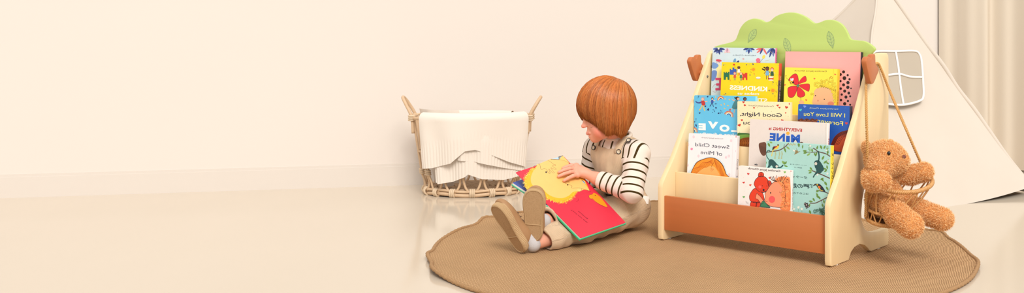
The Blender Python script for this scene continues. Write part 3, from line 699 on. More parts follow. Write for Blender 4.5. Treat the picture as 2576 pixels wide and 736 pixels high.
make_book('royal blue board book with yellow writing, in front of the yellow girl book', (2008, 261), (2138, 266.6), 2, .018, 3.6, .001, (42, 92, 178), (44, 40, 60), art)
# --- mine book
def art(a):
    a.px = Z(1880, 290, 3.2)
    title(a, 'cover_title', 'EVERYTHING is', (440, 132), (172, 116), .0098, (188, 44, 44), L=3, bold=.022); title(a, 'cover_title', 'M', (424, 216), (352, 214), .0235, (38, 92, 190), L=3, bold=.05); title(a, 'cover_title', 'I', (341, 212), (312, 210), .018, (38, 92, 190), L=3, bold=.05); title(a, 'cover_title', 'N', (302, 208), (234, 204), .0235, (38, 92, 190), L=3, bold=.05); title(a, 'cover_title', 'E', (226, 204), (178, 200), .0235, (38, 92, 190), L=3, bold=.05)
    a.ell(327, 143, 14, 13, (246, 176, 60), 4)
    a.poly([(92, 232), (120, 216), (150, 222), (158, 300), (130, 324), (104, 296)], (110, 70, 54), 3, 4)
    for k in range(9): a.line([(98+k*6, 240+k*2), (112+k*5, 300)], .0008, (78, 46, 36), 4)
    a.poly([(420, 222), (436, 212), (452, 224), (448, 260), (420, 260)], (110, 70, 54), 3, 4)
    a.text('the', (82, 404), (58, 398), .006, (40, 44, 60), 3, bold=.03)
    rr = random.Random(6)
    for i in range(90): a.ell(rr.uniform(10, 620), rr.uniform(40, 420), 1.6, 1.4, (212, 198, 184), 1, n=5)
    a.line([(634, 66), (626, 240)], .0009, (206, 194, 184), 2)
    a.spine_text = [('EVERYTHING is MINE', .255, .15, .007, (188, 44, 44))]
make_book('large greyish white book with red and blue lettering, behind the jungle book', (1887, 299), (2082, 309), 1, .015, 5.0, .0, (232, 220, 212), (240, 230, 224), art, board=False, round_=.002)
# --- sweet child book
def art(a):
    a.px = Z(1720, 325, 3.587); G = (62, 74, 90)
    a.text('Caroline Jayne Church', (356, 90), (160, 78), .004, (110, 112, 120), 3)
    title(a, 'cover_title', 'Sweet Child', (411, 176), (103, 150), .0122, G, L=3); title(a, 'cover_title', 'of Mine', (347, 238), (152, 220), .0128, G, L=3)
    a.poly([(48, 420), (72, 345), (110, 290), (180, 256), (245, 244), (310, 262), (362, 310), (395, 400), (398, 440)], (214, 232, 240), 1, 4)
    a.poly([(52, 420), (82, 350), (120, 292), (190, 262), (245, 252), (300, 268), (352, 318), (384, 400), (388, 440), (52, 440)], (120, 60, 20), 2, 4)
    a.poly([(58, 420), (86, 354), (124, 298), (190, 268), (245, 258), (296, 274), (346, 322), (378, 400), (382, 440), (58, 440)], (244, 150, 44), 3, 4)
    a.poly([(110, 440), (130, 385), (180, 350), (250, 330), (290, 352), (318, 440)], (250, 176, 96), 4, 4)
    for k in range(6):
        a.line([(70+k*8, 410-k*2), (92+k*12, 356+k*2), (130+k*10, 340-k*4+k*k), (170+k*8, 300+k*8), (215+k*6, 296-k*3+k*k), (262, 268+k*10)], .0011, (196, 92, 20), 5, 5)
        a.line([(275+k*2, 270+k*8), (306, 300+k*12), (330-k*2, 330+k*8), (352-k*4, 380+k*4), (368-k*5, 420)], .0011, (196, 92, 20), 5, 5)
    a.line([(280, 268), (272, 300), (258, 318), (250, 340)], .0012, (120, 60, 20), 6, 4)
    for u, v in ((245, 345), (262, 352), (250, 362)): a.line([(u, v), (u+8, v+8), (u, v+14), (u-6, v+6)], .0008, (196, 92, 20), 6, 4)
    for u, v in ((90, 68), (428, 102), (134, 240), (382, 252), (408, 240), (410, 408), (40, 138), (36, 322)): a.loop([(u+8*math.cos(x), v+10*math.sin(x)) for x in np.linspace(0, 6.28, 8)[:-1]], .0006, (226, 130, 160), 3); a.ell(u, v, 3, 3, (226, 130, 160), 3, n=6)
    for u, v in ((72, 176), (478, 196)):
        for g in range(0, 360, 72): a.ell(u+7*math.cos(math.radians(g)), v+7*math.sin(math.radians(g)), 5, 5, (240, 130, 170), 3, n=7)
    a.line([(444, 62), (434, 430)], .0006, (216, 208, 210), 2)
    a.spine_text = [('Church', .165, .13, .008, (90, 96, 110)), ('Sweet Child of Mine', .11, .02, .008, (62, 74, 90))]
    a.poly([(470, 58), (486, 60), (486, 76), (470, 74)], (210, 40, 50), 3)
make_book('white board book topped with orange curls at the end of the second tier', (1733, 334), (1853, 341), 1, .02, 6.0, .001, (246, 240, 242), (236, 228, 230), art)
# --- japanese jungle book
def art(a):
    a.px = Z(1920, 345, 4.268); DK, GN, LG, BR = (40, 82, 82), (112, 152, 72), (146, 184, 104), (104, 84, 74)
    a.line([(18, 162), (90, 152), (170, 138), (230, 105), (272, 62)], .0032, BR, 2, 6); a.line([(220, 110), (228, 75)], .0018, BR, 2)
    a.line([(720, 205), (670, 175), (590, 152), (560, 130), (535, 115)], .0032, BR, 2, 6); a.line([(600, 155), (520, 160), (440, 156)], .0024, BR, 2, 5); a.line([(716, 440), (640, 405), (575, 378), (520, 354)], .0034, BR, 2, 5)
    for u, v, ln_, w_, g in ((50, 60, 50, 22, 60), (70, 50, 34, 20, 20), (225, 110, 60, 20, 70), (248, 98, 52, 20, 40), (380, 55, 56, 24, 85), (425, 80, 44, 14, 95), (425, 145, 46, 20, 0), (430, 170, 46, 20, -12), (470, 195, 48, 20, -35), (560, 205, 56, 18, -70), (522, 118, 46, 18, 80), (545, 165, 46, 18, 60), (575, 130, 46, 20, -75), (612, 86, 48, 24, 65), (650, 125, 46, 20, -65), (690, 110, 50, 20, 110), (630, 240, 52, 22, -60), (648, 280, 52, 22, -40), (690, 180, 44, 18, -80), (482, 356, 50, 20, 5), (500, 320, 44, 20, 50), (520, 372, 40, 18, 160), (690, 340, 46, 18, -100), (640, 330, 50, 18, 20), (655, 372, 44, 18, -40), (205, 250, 40, 20, 70), (232, 290, 42, 20, -60), (222, 300, 48, 16, 20), (226, 296, 46, 18, -95), (18, 290, 36, 20, -60), (700, 230, 40, 18, 100), (676, 268, 40, 18, 30)): a.leafs(u, v, ln_, w_, g, random.Random(u+v).choice([GN, GN, LG]), 3, (84, 122, 60))
    for x0 in (130, 172, 200):
        for k in range(6): a.leafs(x0+4*math.sin(k), 150+k*14, 14, 6, 60, (186, 178, 110), 3); a.leafs(x0+4*math.sin(k), 150+k*14, 14, 6, 120, (186, 178, 110), 3)
    for k in range(9): a.leafs(262+k*11, 62+(k % 3)*6, 18, 8, 60+k*9, (190, 178, 108), 3)
    for x0, y0, n_ in ((500, 80, 6), (690, 100, 6)):
        for k in range(n_): a.leafs(x0+5*math.sin(k*2), y0+k*15, 16, 8, 30, LG, 3); a.leafs(x0+5*math.sin(k*2), y0+k*15, 16, 8, 150, GN, 3)
    for u, v in ((505, 92), (680, 140), (700, 258), (690, 388), (700, 250), (580, 400)):
        for g in range(0, 360, 72): a.ell(u+6*math.cos(math.radians(g)), v+6*math.sin(math.radians(g)), 5, 6, (240, 244, 238), 4, n=7)
    # bird with yellow breast, bird in flight
    a.poly([(100, 165), (96, 200), (88, 192), (104, 128), (116, 105), (150, 90), (162, 74), (172, 80), (168, 100), (150, 126), (122, 130)], (240, 204, 74), 4, 4); a.poly([(108, 106), (138, 92), (152, 100), (120, 116)], (196, 66, 50), 5, 3); a.ell(160, 82, 9, 8, (40, 40, 46), 5); a.poly([(104, 104), (130, 96), (126, 112), (100, 140)], (48, 48, 52), 5, 3)
    a.poly([(400, 149), (374, 152), (352, 108), (362, 140), (340, 140), (318, 130), (326, 150), (348, 152), (332, 186), (362, 172), (384, 158)], (146, 128, 84), 4); a.poly([(340, 140), (316, 128), (326, 150), (344, 152)], (244, 240, 226), 5)
    # monkeys
    a.poly([(552, 262), (560, 250), (592, 246), (614, 262), (646, 316), (650, 350), (624, 372), (596, 382), (560, 400), (548, 424), (536, 432), (536, 416), (566, 372), (580, 340), (560, 330), (552, 300)], DK, 5, 4)
    a.line([(592, 262), (600, 215), (596, 170), (588, 148)], .0046, DK, 5, 5); a.line([(624, 350), (620, 372), (598, 382)], .0044, DK, 6, 4); a.ell(568, 274, 20, 22, DK, 6); a.ell(566, 282, 14, 16, (226, 222, 208), 7); a.dots([(561, 278), (571, 278)], 2.4, INK, 8); a.line([(560, 291), (570, 292)], .0005, INK, 8)
    a.line([(592, 300), (572, 330), (580, 370), (560, 398)], .0042, DK, 6, 5)
    a.poly([(58, 258), (74, 236), (104, 240), (140, 276), (150, 300), (140, 330), (110, 330), (92, 300), (70, 320), (52, 332), (40, 330), (56, 300)], DK, 5, 4); a.line([(66, 244), (44, 214), (32, 180), (42, 150), (62, 138), (76, 152)], .0026, DK, 4, 6); a.ell(146, 306, 19, 18, DK, 6); a.ell(146, 312, 13, 13, (226, 222, 208), 7); a.dots([(141, 309), (151, 309)], 2.2, INK, 8); a.line([(150, 322), (190, 320), (214, 296)], .0042, DK, 5, 4)
    # writing
    a.text('\u30b5\u30d3\u30fc\u30ca\u30fb\u30e9\u30c7\u30f4\u30a1 \u4f5c\u30fb\u7d75', (466, 306), (288, 292), .0026, (70, 100, 100), 3); a.text('\u798f\u5ca1\u4f38\u4e00 \u8a33', (416, 333), (333, 325), .0026, (70, 100, 100), 3)
    title(a, 'cover_title', '\u30c0\u30fc\u30a6\u30a3\u30f3\u306e', (474, 446), (230, 420), .0064, (34, 62, 66), L=3, bold=.012)
    a.px = Z(1920, 430, 3.895)
    title(a, 'cover_title', '\u300e\u7a2e\u306e\u8d77\u6e90\u300f', (482, 170), (180, 150), .0108, (34, 62, 66), L=3, bold=.018); title(a, 'cover_title', '\u306f\u3058\u3081\u3066\u306e\u9032\u5316\u8ad6', (440, 230), (205, 216), .0050, (34, 62, 66), L=3)
    a.line([(636, 252), (600, 270), (560, 290), (510, 312), (456, 312)], .003, BR, 2, 5); a.line([(640, 218), (590, 200), (520, 186)], .0026, BR, 2, 5); a.line([(572, 282), (578, 320)], .0014, BR, 2)
    for u, v, ln_, w_, g in ((458, 318, 40, 18, 110), (446, 292, 44, 18, 10), (486, 262, 40, 18, 60), (520, 238, 44, 18, 40), (560, 276, 40, 18, -120), (576, 318, 38, 18, 70), (600, 100, 50, 22, 60), (616, 150, 46, 20, 60), (516, 206, 40, 18, -30), (520, 214, 40, 18, 60), (592, 280, 40, 16, 80), (452, 380, 44, 20, 70), (560, 84, 40, 18, -30), (574, 70, 40, 18, 60)): a.leafs(u, v, ln_, w_, g, GN, 3, (84, 122, 60))
    a.poly([(520, 136), (540, 122), (556, 128), (588, 160), (612, 205), (600, 206), (560, 186), (540, 170)], (40, 48, 58), 5, 4); a.poly([(534, 150), (548, 146), (562, 180), (592, 194), (566, 190), (546, 172)], (240, 210, 80), 6, 3); a.ell(551, 156, 11, 12, (222, 92, 52), 7, 30); a.poly([(536, 126), (510, 122), (492, 138), (490, 146), (512, 138), (536, 142)], (60, 60, 60), 6, 3); a.poly([(536, 128), (524, 126), (524, 138), (536, 140)], (236, 196, 70), 7)
    for u, v, x, y in ((424, 330, 14, 22), (428, 352, 10, 14), (410, 318, 10, 14), (442, 344, 12, 12)): a.ell(u, v, x, y, (64, 60, 64), 4, 30); a.ell(u, v, x*.4, y*.4, (206, 190, 180), 5, 30)
    for x0, y0, g, ln_ in ((490, 400, -20, 120), (640, 400, -170, 150), (560, 420, -60, 100), (620, 420, -95, 90), (600, 430, -125, 90)):
        for k in range(12):
            c, d = math.cos(math.radians(g)), math.sin(math.radians(g)); u, v = x0+ln_*k/12*c, y0+ln_*k/12*d
            for sg in (-1, 1): a.leafs(u, v, 26*(1-k/15), 6, g+sg*55, (66, 108, 84), 3)
    for u, v in ((345, 356), (378, 372), (285, 350), (300, 372)): a.poly([(u-14, v-14), (u-5, v-8), (u, v-18), (u+5, v-8), (u+14, v-14), (u+7, v+10), (u-7, v+10)], (244, 244, 226), 4); a.line([(u, v+10), (u+2, v+40)], .0008, GN, 3)
    a.spine_text = [('\u30c0\u30fc\u30a6\u30a3\u30f3\u306e\u300e\u7a2e\u306e\u8d77\u6e90\u300f', .285, .13, .011, (50, 50, 44))]
make_book('pale turquoise jungle picture book with monkeys, a toucan and a yellow spine', (1928, 354), (2090, 366), 0, .020, 2.6, .0, (170, 216, 208), (238, 210, 62), art, board=False, round_=.001)
# --- red bear book
def art(a):
    a.px = Z(1850, 410, 3.587); RD, SK, OR = (230, 66, 38), (250, 152, 116), (246, 142, 84)
    a.text('Caroline Jayne Church', (406, 80), (117, 54), .0064, (62, 36, 40), 3, bold=.012)
    def outl(pts, col, L, w_=.0013, sm=5): a.poly(pts, col, L, sm); a.loop(pts, w_, INK, L+1, sm)
    outl([(136, 270), (160, 236), (188, 224), (226, 240), (252, 284), (258, 330), (236, 352), (180, 356), (136, 340), (126, 300)], RD, 2)
    outl([(140, 350), (190, 352), (186, 390), (136, 390)], RD, 2); outl([(192, 352), (224, 348), (220, 390), (186, 390)], RD, 2)
    outl([(168, 190), (180, 150), (214, 120), (252, 116), (286, 140), (302, 180), (300, 226), (272, 258), (236, 262), (196, 240)], RD, 4); outl([(208, 122), (210, 92), (232, 80), (254, 92), (252, 118)], RD, 4); outl([(290, 160), (312, 158), (326, 178), (318, 202), (300, 206)], RD, 4)
    a.ell(233, 104, 10, 12, (200, 50, 34), 6); a.ell(312, 182, 8, 12, (200, 50, 34), 6); a.ell(222, 214, 14, 14, (244, 96, 92), 6); a.dots([(243, 203), (285, 205)], 4, INK, 7); a.ell(255, 241, 9, 10, INK, 7); a.line([(226, 240), (240, 256), (256, 258), (270, 250)], .0009, INK, 7, 4)
    outl([(272, 300), (268, 272), (292, 236), (318, 196), (352, 168), (400, 160), (440, 190), (450, 300), (430, 392), (330, 390), (290, 372), (262, 340)], SK, 6)
    a.ell(330, 326, 29, 31, (240, 92, 92), 8); a.ell(319, 267, 5, 7, INK, 9); a.line([(266, 330), (276, 346), (290, 346)], .001, INK, 9, 4)
    a.line([(270, 252), (270, 272)], .0009, INK, 9)
    outl([(186, 292), (196, 270), (206, 284), (222, 296), (256, 346), (236, 366), (204, 326), (184, 318)], SK, 7, .001)
    outl([(226, 392), (236, 356), (256, 340), (290, 376), (312, 400)], (66, 134, 96), 8)
    a.poly([(352, 166), (376, 134), (420, 120), (470, 130), (494, 150), (496, 420), (420, 420), (402, 396), (420, 330), (408, 280), (424, 240), (408, 200), (384, 176)], OR, 7, 3)
    rr = random.Random(3)
    for k in range(12): u = 330+k*12; a.line([(368+k*6, 166), (u, 150-k*1.5), (u-16+k*3, 122-rr.uniform(0, 14))], .0017, rr.choice([OR, (150, 70, 40), (90, 50, 40)]), 8, 4)
    for k in range(62):
        u, v = rr.uniform(408, 488), rr.uniform(150, 408); s = rr.uniform(6, 13); g = rr.uniform(0, 6)
        a.line([(u+s*math.cos(g+x), v+s*math.sin(g+x)*1.1) for x in (0, .8, 1.6, 2.4, 3.2)], .001, rr.choice([(190, 82, 44), (110, 56, 40), (250, 186, 116), (252, 196, 130)]), 9, 3)
    for u, v, c in ((116, 96, (214, 60, 56)), (75, 174, (214, 60, 56)), (135, 197, (222, 90, 66)), (310, 132, (222, 66, 54)), (446, 80, (130, 190, 90)), (76, 304, (110, 176, 100))): a.heart(u, v, 11, c, rr.uniform(-15, 15), 3)
    for k in range(40): a.ell(rr.uniform(20, 480), rr.uniform(40, 380), 1.6, 1.6, rr.choice([(220, 190, 130), (230, 150, 130), (150, 190, 150)]), 1, n=5)
    for k in range(3): a.line([(92+k*10, 340+k*4), (102+k*7, 362+k*4)], .0006, INK, 3)
    a.poly([(499, 64), (523, 66), (523, 80), (499, 78)], (206, 44, 48), 3)
    a.spine_text = [('Caroline Jayne Church', .165, .10, .005, (120, 110, 110)), ('I Love You', .09, .02, .008, (150, 60, 60))]
make_book('white board book of a child nose to nose with a red teddy bear', (1858, 416), (1991, 428), 0, .013, 2.8, .0225, (244, 238, 232), (236, 230, 226), art)
# ---------------------------------------------------------------- plush bear and its hanging basket
def fur(v, f, n, ln_, wd_, cols, up=.0, seed=0, curl=1.3, avoid=None):
    """short curly pile growing from a surface; returns verts, quads, colours"""
    r = np.random.default_rng(seed)
    A, B, C_, D_ = (v[f[:, i]] for i in range(4)); nr = np.cross(C_-A, D_-B); ar = np.linalg.norm(nr, axis=1); nr /= ar[:, None]+1e-12
    pick = r.choice(len(f), n, p=ar/ar.sum()); s, t_ = r.random((n, 1)), r.random((n, 1))
    p = (A[pick]*(1-s)+B[pick]*s)*(1-t_)+(D_[pick]*(1-s)+C_[pick]*s)*t_; nn = nr[pick]
    if avoid is not None:
        ok = np.ones(n, bool)
        for c, rr in avoid: ok &= np.linalg.norm(p-c, axis=1) > rr
        p, nn = p[ok], nn[ok]; n = len(p)
    rv = r.normal(size=(n, 3)); tg = rv-nn*(rv*nn).sum(1)[:, None]; tg /= np.linalg.norm(tg, axis=1)[:, None]
    L = ln_*(.55+.9*r.random((n, 1))); d0 = nn+tg*curl*r.random((n, 1)); d0 /= np.linalg.norm(d0, axis=1)[:, None]
    bend = r.normal(size=(n, 3))*1.3
    pts = [p-nn*.0006]
    d = d0
    for k in range(3):
        pts.append(pts[-1]+d*L/3); d = d+bend*.55; d /= np.linalg.norm(d, axis=1)[:, None]
    sd = np.cross(d0, r.normal(size=(n, 3))); sd /= np.linalg.norm(sd, axis=1)[:, None]
    ws = [wd_, wd_*1.0, wd_*.85, wd_*.35]
    V_ = np.stack([q for k in range(4) for q in (pts[k]-sd*ws[k], pts[k]+sd*ws[k])], 1).reshape(-1, 3)
    base = np.arange(n)[:, None]*8
    Q = np.concatenate([base+np.array([2*k, 2*k+1, 2*k+3, 2*k+2]) for k in range(3)])
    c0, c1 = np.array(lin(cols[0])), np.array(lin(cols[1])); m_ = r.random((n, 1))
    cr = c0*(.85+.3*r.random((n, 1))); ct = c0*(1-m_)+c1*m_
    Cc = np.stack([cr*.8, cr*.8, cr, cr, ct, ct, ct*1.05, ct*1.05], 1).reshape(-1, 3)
    return V_, Q, Cc
PLUSH = attr_mat('plush_pile', .85, .1, .05, 60)
def plush(name, v, f, n, parent, ln_=.009, seed=0, cols=((238, 176, 108), (255, 226, 178)), avoid=None, wd_=.0006):
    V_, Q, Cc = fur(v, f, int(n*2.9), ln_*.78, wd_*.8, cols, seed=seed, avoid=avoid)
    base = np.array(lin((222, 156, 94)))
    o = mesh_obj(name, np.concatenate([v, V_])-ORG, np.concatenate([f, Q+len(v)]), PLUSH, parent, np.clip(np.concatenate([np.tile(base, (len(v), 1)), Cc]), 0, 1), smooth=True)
    return o
BF = unit(V(.86, -.50, .0)); BL = V(-BF[1], BF[0], 0)
ORG = P(2245, 520, 3.25)
bear = empty('teddy_bear', tuple(ORG)); tag(bear, 'curly golden teddy bear sitting in a hanging rattan basket', 'teddy bear')
BH = .0022
def sdf(build, pts, pad=.09, relax=1, h=BH):
    pts = np.array(pts); fl = Field(pts.min(0)-pad, pts.max(0)+pad, h); build(fl); return fl.mesh(relax)
hc, mz = P(2226, 399, 3.245), P(2267, 405, 3.212)
def b_head(fl):
    fl.ell(hc, (.062, .060, .056), frame(mz-hc+V(0, 0, .01), V(0, 0, 1)), k=0)
    fl.cap(hc+(mz-hc)*.55, mz-(mz-hc)*.08, .036, .026, k=.022); fl.ell(P(2214, 420, 3.20), (.035, .035, .03), k=.02)
hv, hf = sdf(b_head, [hc, mz])
eyeA, nos = P(2236, 385, 3.188), P(2274, 394, 3.193)
fe = frame(mz-hc, V(0, 0, 1)); eyeB = eyeA-fe[1]*2*((eyeA-hc)@fe[1])
head = plush('head', hv, hf, 9000, bear, .0085, 1, avoid=[(eyeA, .008), (eyeB, .008), (nos, .009)])
for k, (c, s_) in enumerate(((P(2179, 371, 3.262), .020), (P(2240, 366, 3.298), .017))):
    v, f = sdf(lambda fl: fl.ell(c, (.009, s_, s_), frame(V(.75, -.6, .1), V(0, 0, 1)), k=0), [c], .03)
    plush('ear', v, f, 1500, head, .008, 5+k)
ME, MN = mat('glass_eye', (22, 16, 14), .12, .02, spec=.6), mat('stitched_nose', (122, 70, 58), .7)
def blob(name, c, r, R, m_, parent, org=None, h=.0012):
    v, f = sdf(lambda fl: fl.ell(c, r, R, k=0), [c], max(r)+.006, 1, h); return mesh_obj(name, v-(ORG if org is None else org), f, m_, parent)
fe = frame(mz-hc, V(0, 0, 1))
blob('eye', eyeA, (.0056, .0062, .0068), fe, ME, head); blob('eye', eyeB, (.0056, .0062, .0068), fe, ME, head); blob('nose', nos, (.006, .0095, .0065), fe, MN, head)
tA, tB = P(2226, 500, 3.275), P(2222, 447, 3.265)
v, f = sdf(lambda fl: (fl.ell(tA, (.056, .060, .055), k=0), fl.cap(tA, tB, .052, .040, k=.02)), [tA, tB])
plush('torso', v, f, 8000, bear, .009, 2)
def limb(name, pts, rs, n, seed):
    v, f = sdf(lambda fl: fl.chain(pts, rs, k=.012), pts, max(rs)+.02); plush(name, v, f, n, bear, .0092, seed)
limb('arm', [P(2190, 440, 3.235), P(2196, 455, 3.185), P(2216, 455, 3.150)], [.026, .028, .029], 3200, 3)
limb('arm', [P(2258, 442, 3.27), P(2292, 440, 3.26), P(2324, 432, 3.245)], [.025, .026, .028], 3200, 4)
limb('leg', [P(2234, 512, 3.235), P(2258, 540, 3.175), P(2290, 566, 3.115)], [.036, .034, .037], 5000, 6)
limb('leg', [P(2272, 508, 3.27), P(2318, 532, 3.225), P(2370, 550, 3.18)], [.034, .032, .033], 5000, 7)
# rattan hanging basket
m, t, b = nt('rattan_weave')
v_ = coords(t, 'Object', (1, 1, 1)); n1 = noise(t, v_, 160, 3); n2 = noise(t, v_, 30, 2)
t.links.new(mix_col(t, n1, lin((170, 112, 58)), lin((226, 176, 112))), b.inputs['Base Color']); b.inputs['Roughness'].default_value = .5; bump(t, b, n1, .5, .002)
MRA = m
MRD = mat('dark_willow', (138, 100, 66), .7, .3, (120, 120, 120)); MRO = mat('jute_rope', (206, 158, 98), .85, .18, (300, 300, 300), .15, .6, 600)
RCEN = S(.764, .25, .2533); RRAD = .094
hang = empty('hanging_basket', tuple(RCEN)); tag(hang, 'small rattan swing basket hung by twisted rope from a heart hook', 'hanging basket')
def ring_pt(c, r, a, tilt=.25, roll=.06): return c+r*(math.cos(a)*V(.998, 0, roll)+math.sin(a)*V(0, .968, tilt))
def braid(name, path, r, parent, closed, org, strands=3, pitch=.016, m_=None, flat=1.0):
    """woven band: strands wound round a path"""
    path = np.asarray(path, float); mb = MB()
    d = np.linalg.norm(np.diff(path, axis=0), axis=1); L = np.concatenate([[0], np.cumsum(d)]); tot = L[-1]+(np.linalg.norm(path[0]-path[-1]) if closed else 0)
    turns = max(1, round(tot/pitch)); n = int(turns*9); ss = np.linspace(0, tot, n, endpoint=not closed)
    P2 = np.vstack([path, path[:1]]) if closed else path; L2 = np.concatenate([L, [tot]]) if closed else L
    c = np.stack([np.interp(ss, L2, P2[:, i]) for i in range(3)], 1)
    tg = np.gradient(c, axis=0) if not closed else np.roll(c, -1, 0)-np.roll(c, 1, 0); tg /= np.linalg.norm(tg, axis=1)[:, None]
    ref = V(0, 0, 1) if abs(tg[0, 2]) < .8 else V(1, 0, 0); u = np.cross(tg, ref); u /= np.linalg.norm(u, axis=1)[:, None]; w_ = np.cross(tg, u)
    for k in range(strands):
        a = 2*math.pi*(turns*ss/tot+k/strands)
        mb.tube(c-org+(np.cos(a)[:, None]*u+np.sin(a)[:, None]*w_*flat)*r*.55, r*.62, 6, closed)
    return mb.obj(name, m_ or MRA, parent)
ang = np.linspace(0, 2*math.pi, 90, endpoint=False)
braid('top_ring', [ring_pt(RCEN, RRAD, a) for a in ang], .0062, hang, True, RCEN, 3, .016)
BC = P(2236, 548, 3.262); BR = .066
braid('base_ring', [ring_pt(BC, BR, a, .2, .03) for a in ang], .0058, hang, True, RCEN, 3, .016)
BC2 = BC+V(0, 0, .034)
braid('base_ring', [ring_pt(BC2, BR*1.03, a, .2, .03) for a in ang], .0045, hang, True, RCEN, 3, .014)
mb = MB(); nr_, ns_ = 14, 60
vs = [BC-RCEN]; fs = []
for j in range(1, nr_+1):
    for i in range(ns_): a = 2*math.pi*i/ns_; vs.append(ring_pt(BC, BR*j/nr_, a, .2, .03)-RCEN+V(0, 0, .0016*math.sin(a*15+j*math.pi)))
for i in range(ns_): fs.append((0, 1+i, 1+(i+1) % ns_))
for j in range(nr_-1):
    for i in range(ns_): fs.append((1+j*ns_+i, 1+(j+1)*ns_+i, 1+(j+1)*ns_+(i+1) % ns_, 1+j*ns_+(i+1) % ns_))
mb.add(vs, fs); mb.obj('woven_base', MRD, hang)
NSp = 9
for i in range(NSp):
    a0 = 2*math.pi*(i+.15)/NSp
    for sg in (-1, 1):
        mb = MB(); A_, B_ = ring_pt(RCEN, RRAD, a0+.05*sg), ring_pt(BC2, BR*1.04, a0+sg*.30, .2, .03); mid = (A_+B_)/2+unit((A_+B_)/2-(RCEN+BC)/2)*.006
        mb.tube(smooth_curve([A_-RCEN, mid-RCEN, B_-RCEN], 6), .0026, 8); mb.obj('strut', MRA, hang)
for i in range(12):
    a0, a1 = 2*math.pi*i/12, 2*math.pi*(i+.5)/12; A_, B_, D_ = ring_pt(BC2, BR*1.03, a0, .2, .03)-RCEN, ring_pt(BC, BR*1.01, a1, .2, .03)-RCEN, ring_pt(BC2, BR*1.03, a0+2*math.pi/12, .2, .03)-RCEN
    mb = MB(); mb.tube(smooth_curve([A_, B_, D_], 5), .0022, 7); mb.obj('strut', MRA, hang)
pegp = S(SW+.006, .246, .580)
# the two twisted ropes of the swing
ra = ring_pt(RCEN, RRAD+.002, math.pi-.0); rb = ring_pt(RCEN, RRAD+.002, .12)
rpx = lambda u, v: S(*shelf_px(u, v, 'x', SW+.0058))
rope1 = smooth_curve([pegp+V(0, 0, .0165), rpx(2186, 172), rpx(2179, 205), P(2180, 300, 3.22), P(2182.5, 400, 3.225), P(2182, 462, 3.225), P(2179, 505, 3.235), P(2177, 545, 3.25)], 8)
rope2 = smooth_curve([pegp+V(0, 0, .0165), rpx(2200, 162), rpx(2209, 160), S(*shelf_px(2216, 173, 'x', SW+.008)), S(*shelf_px(2240, 232, 'x', SW+.028)), P(2282, 330, 3.25), P(2318, 412, 3.262), rb], 8)
braid('rope', rope1, .0042, hang, False, RCEN, 2, .014, MRO); braid('rope', rope2, .0042, hang, False, RCEN, 2, .014, MRO)
# ---------------------------------------------------------------- play tent behind the shelf
m, t, b = nt('canvas')
v_ = coords(t, 'Object'); n1 = noise(t, v_, 500, 3, .7); n2 = noise(t, v_, 5, 3)
t.links.new(mix_col(t, n2, lin((204, 192, 178)), lin((212, 200, 187))), b.inputs['Base Color']); b.inputs['Roughness'].default_value = .9; b.inputs['Specular IOR Level'].default_value = .1
b.inputs['Subsurface Weight'].default_value = 0; bump(t, b, n1, .25, .001)
MCV = m
TA, TB, TAP = P(2150, 558, 3.90), P(2600, 488, 4.54), V(1.141, 4.70, .955)
TA[2] = .009; TB[2] = .004; TD = V(.205, 4.90, .004); TE = TD+(TB-TA)
tent = empty('play_tent', (TA[0], TA[1], 0)); tag(tent, 'cream canvas play tent with a white-trimmed window, behind the bookshelf', 'tent')
TO = V(TA[0], TA[1], 0)
def tri_sheet(name, A, B, T, n=40, sag=.012, hem=None, seed=0):
    r = np.random.default_rng(seed); nn = unit(np.cross(B-A, T-A)); nn = nn if nn@V(0, 1, 0) < 0 else -nn
    vs = []; fs = []; ix = {}
    for i in range(n+1):
        for j in range(n+1):
            s, q = j/n, i/n                      # s across, q up
            p = (A*(1-s)+B*s)*(1-q)+T*q
            e = 4*s*(1-s)*(1-q)
            d = -sag*e*(.5+.5*math.sin(math.pi*q))+.010*e*math.sin(s*9+q*3+seed)*(1-q)
            p = p+nn*d
            if hem is not None: p = p+V(0, 0, hem(s)*(1-q)**6)
            ix[i, j] = len(vs); vs.append(p-TO)
    for i in range(n):
        for j in range(n): fs.append((ix[i, j], ix[i, j+1], ix[i+1, j+1], ix[i+1, j]))
    return mesh_obj(name, vs, fs, MCV, tent), nn
_, tn = tri_sheet('front_panel', TA, TB, TAP, hem=lambda s: -.004*min(1, s*4)*max(0, 1-s*1.6)+.034*(max(0, s-.58)/.42)**2)
tri_sheet('side_panel', TA, TD, TAP, seed=3, sag=.03); tri_sheet('side_panel', TB, TE, TAP, seed=4); tri_sheet('rear_panel', TD, TE, TAP, seed=5)
mesh_obj('added_gap_lightener', [p*V(1, 1, 0)+V(0, 0, z_)-TO for p, z_ in ((TA*.97+TE*.03, .0088), (TB*.97+TD*.03, .003), (TE*.97+TA*.03, .003), (TD*.97+TB*.03, .003))], [(0, 1, 2, 3)], mat('gap_lightener_tan', (206, 178, 142), .9, .05), tent, smooth=False)  # tan sheet added inside to lighten the dark gap under the hem
def seam(name, A, B, r, m_=None):
    mb = MB(); n = 40; pth = [A*(1-i/n)+B*(i/n)-TO+V(.003*math.sin(i*.6), 0, .002*math.sin(i*.9)) for i in range(n+1)]
    mb.tube(pth, r, 10); return mb.obj(name, m_ or MCV, tent)
up_ = lambda A: A+V(0, 0, .012)
seam('pole_sleeve', up_(TB)+V(-.006, .006, 0), TAP, .011); seam('pole_sleeve', up_(TA)+V(0, .004, 0), TAP+V(0, .004, 0), .005); seam('pole_sleeve', up_(TD), TAP, .007)
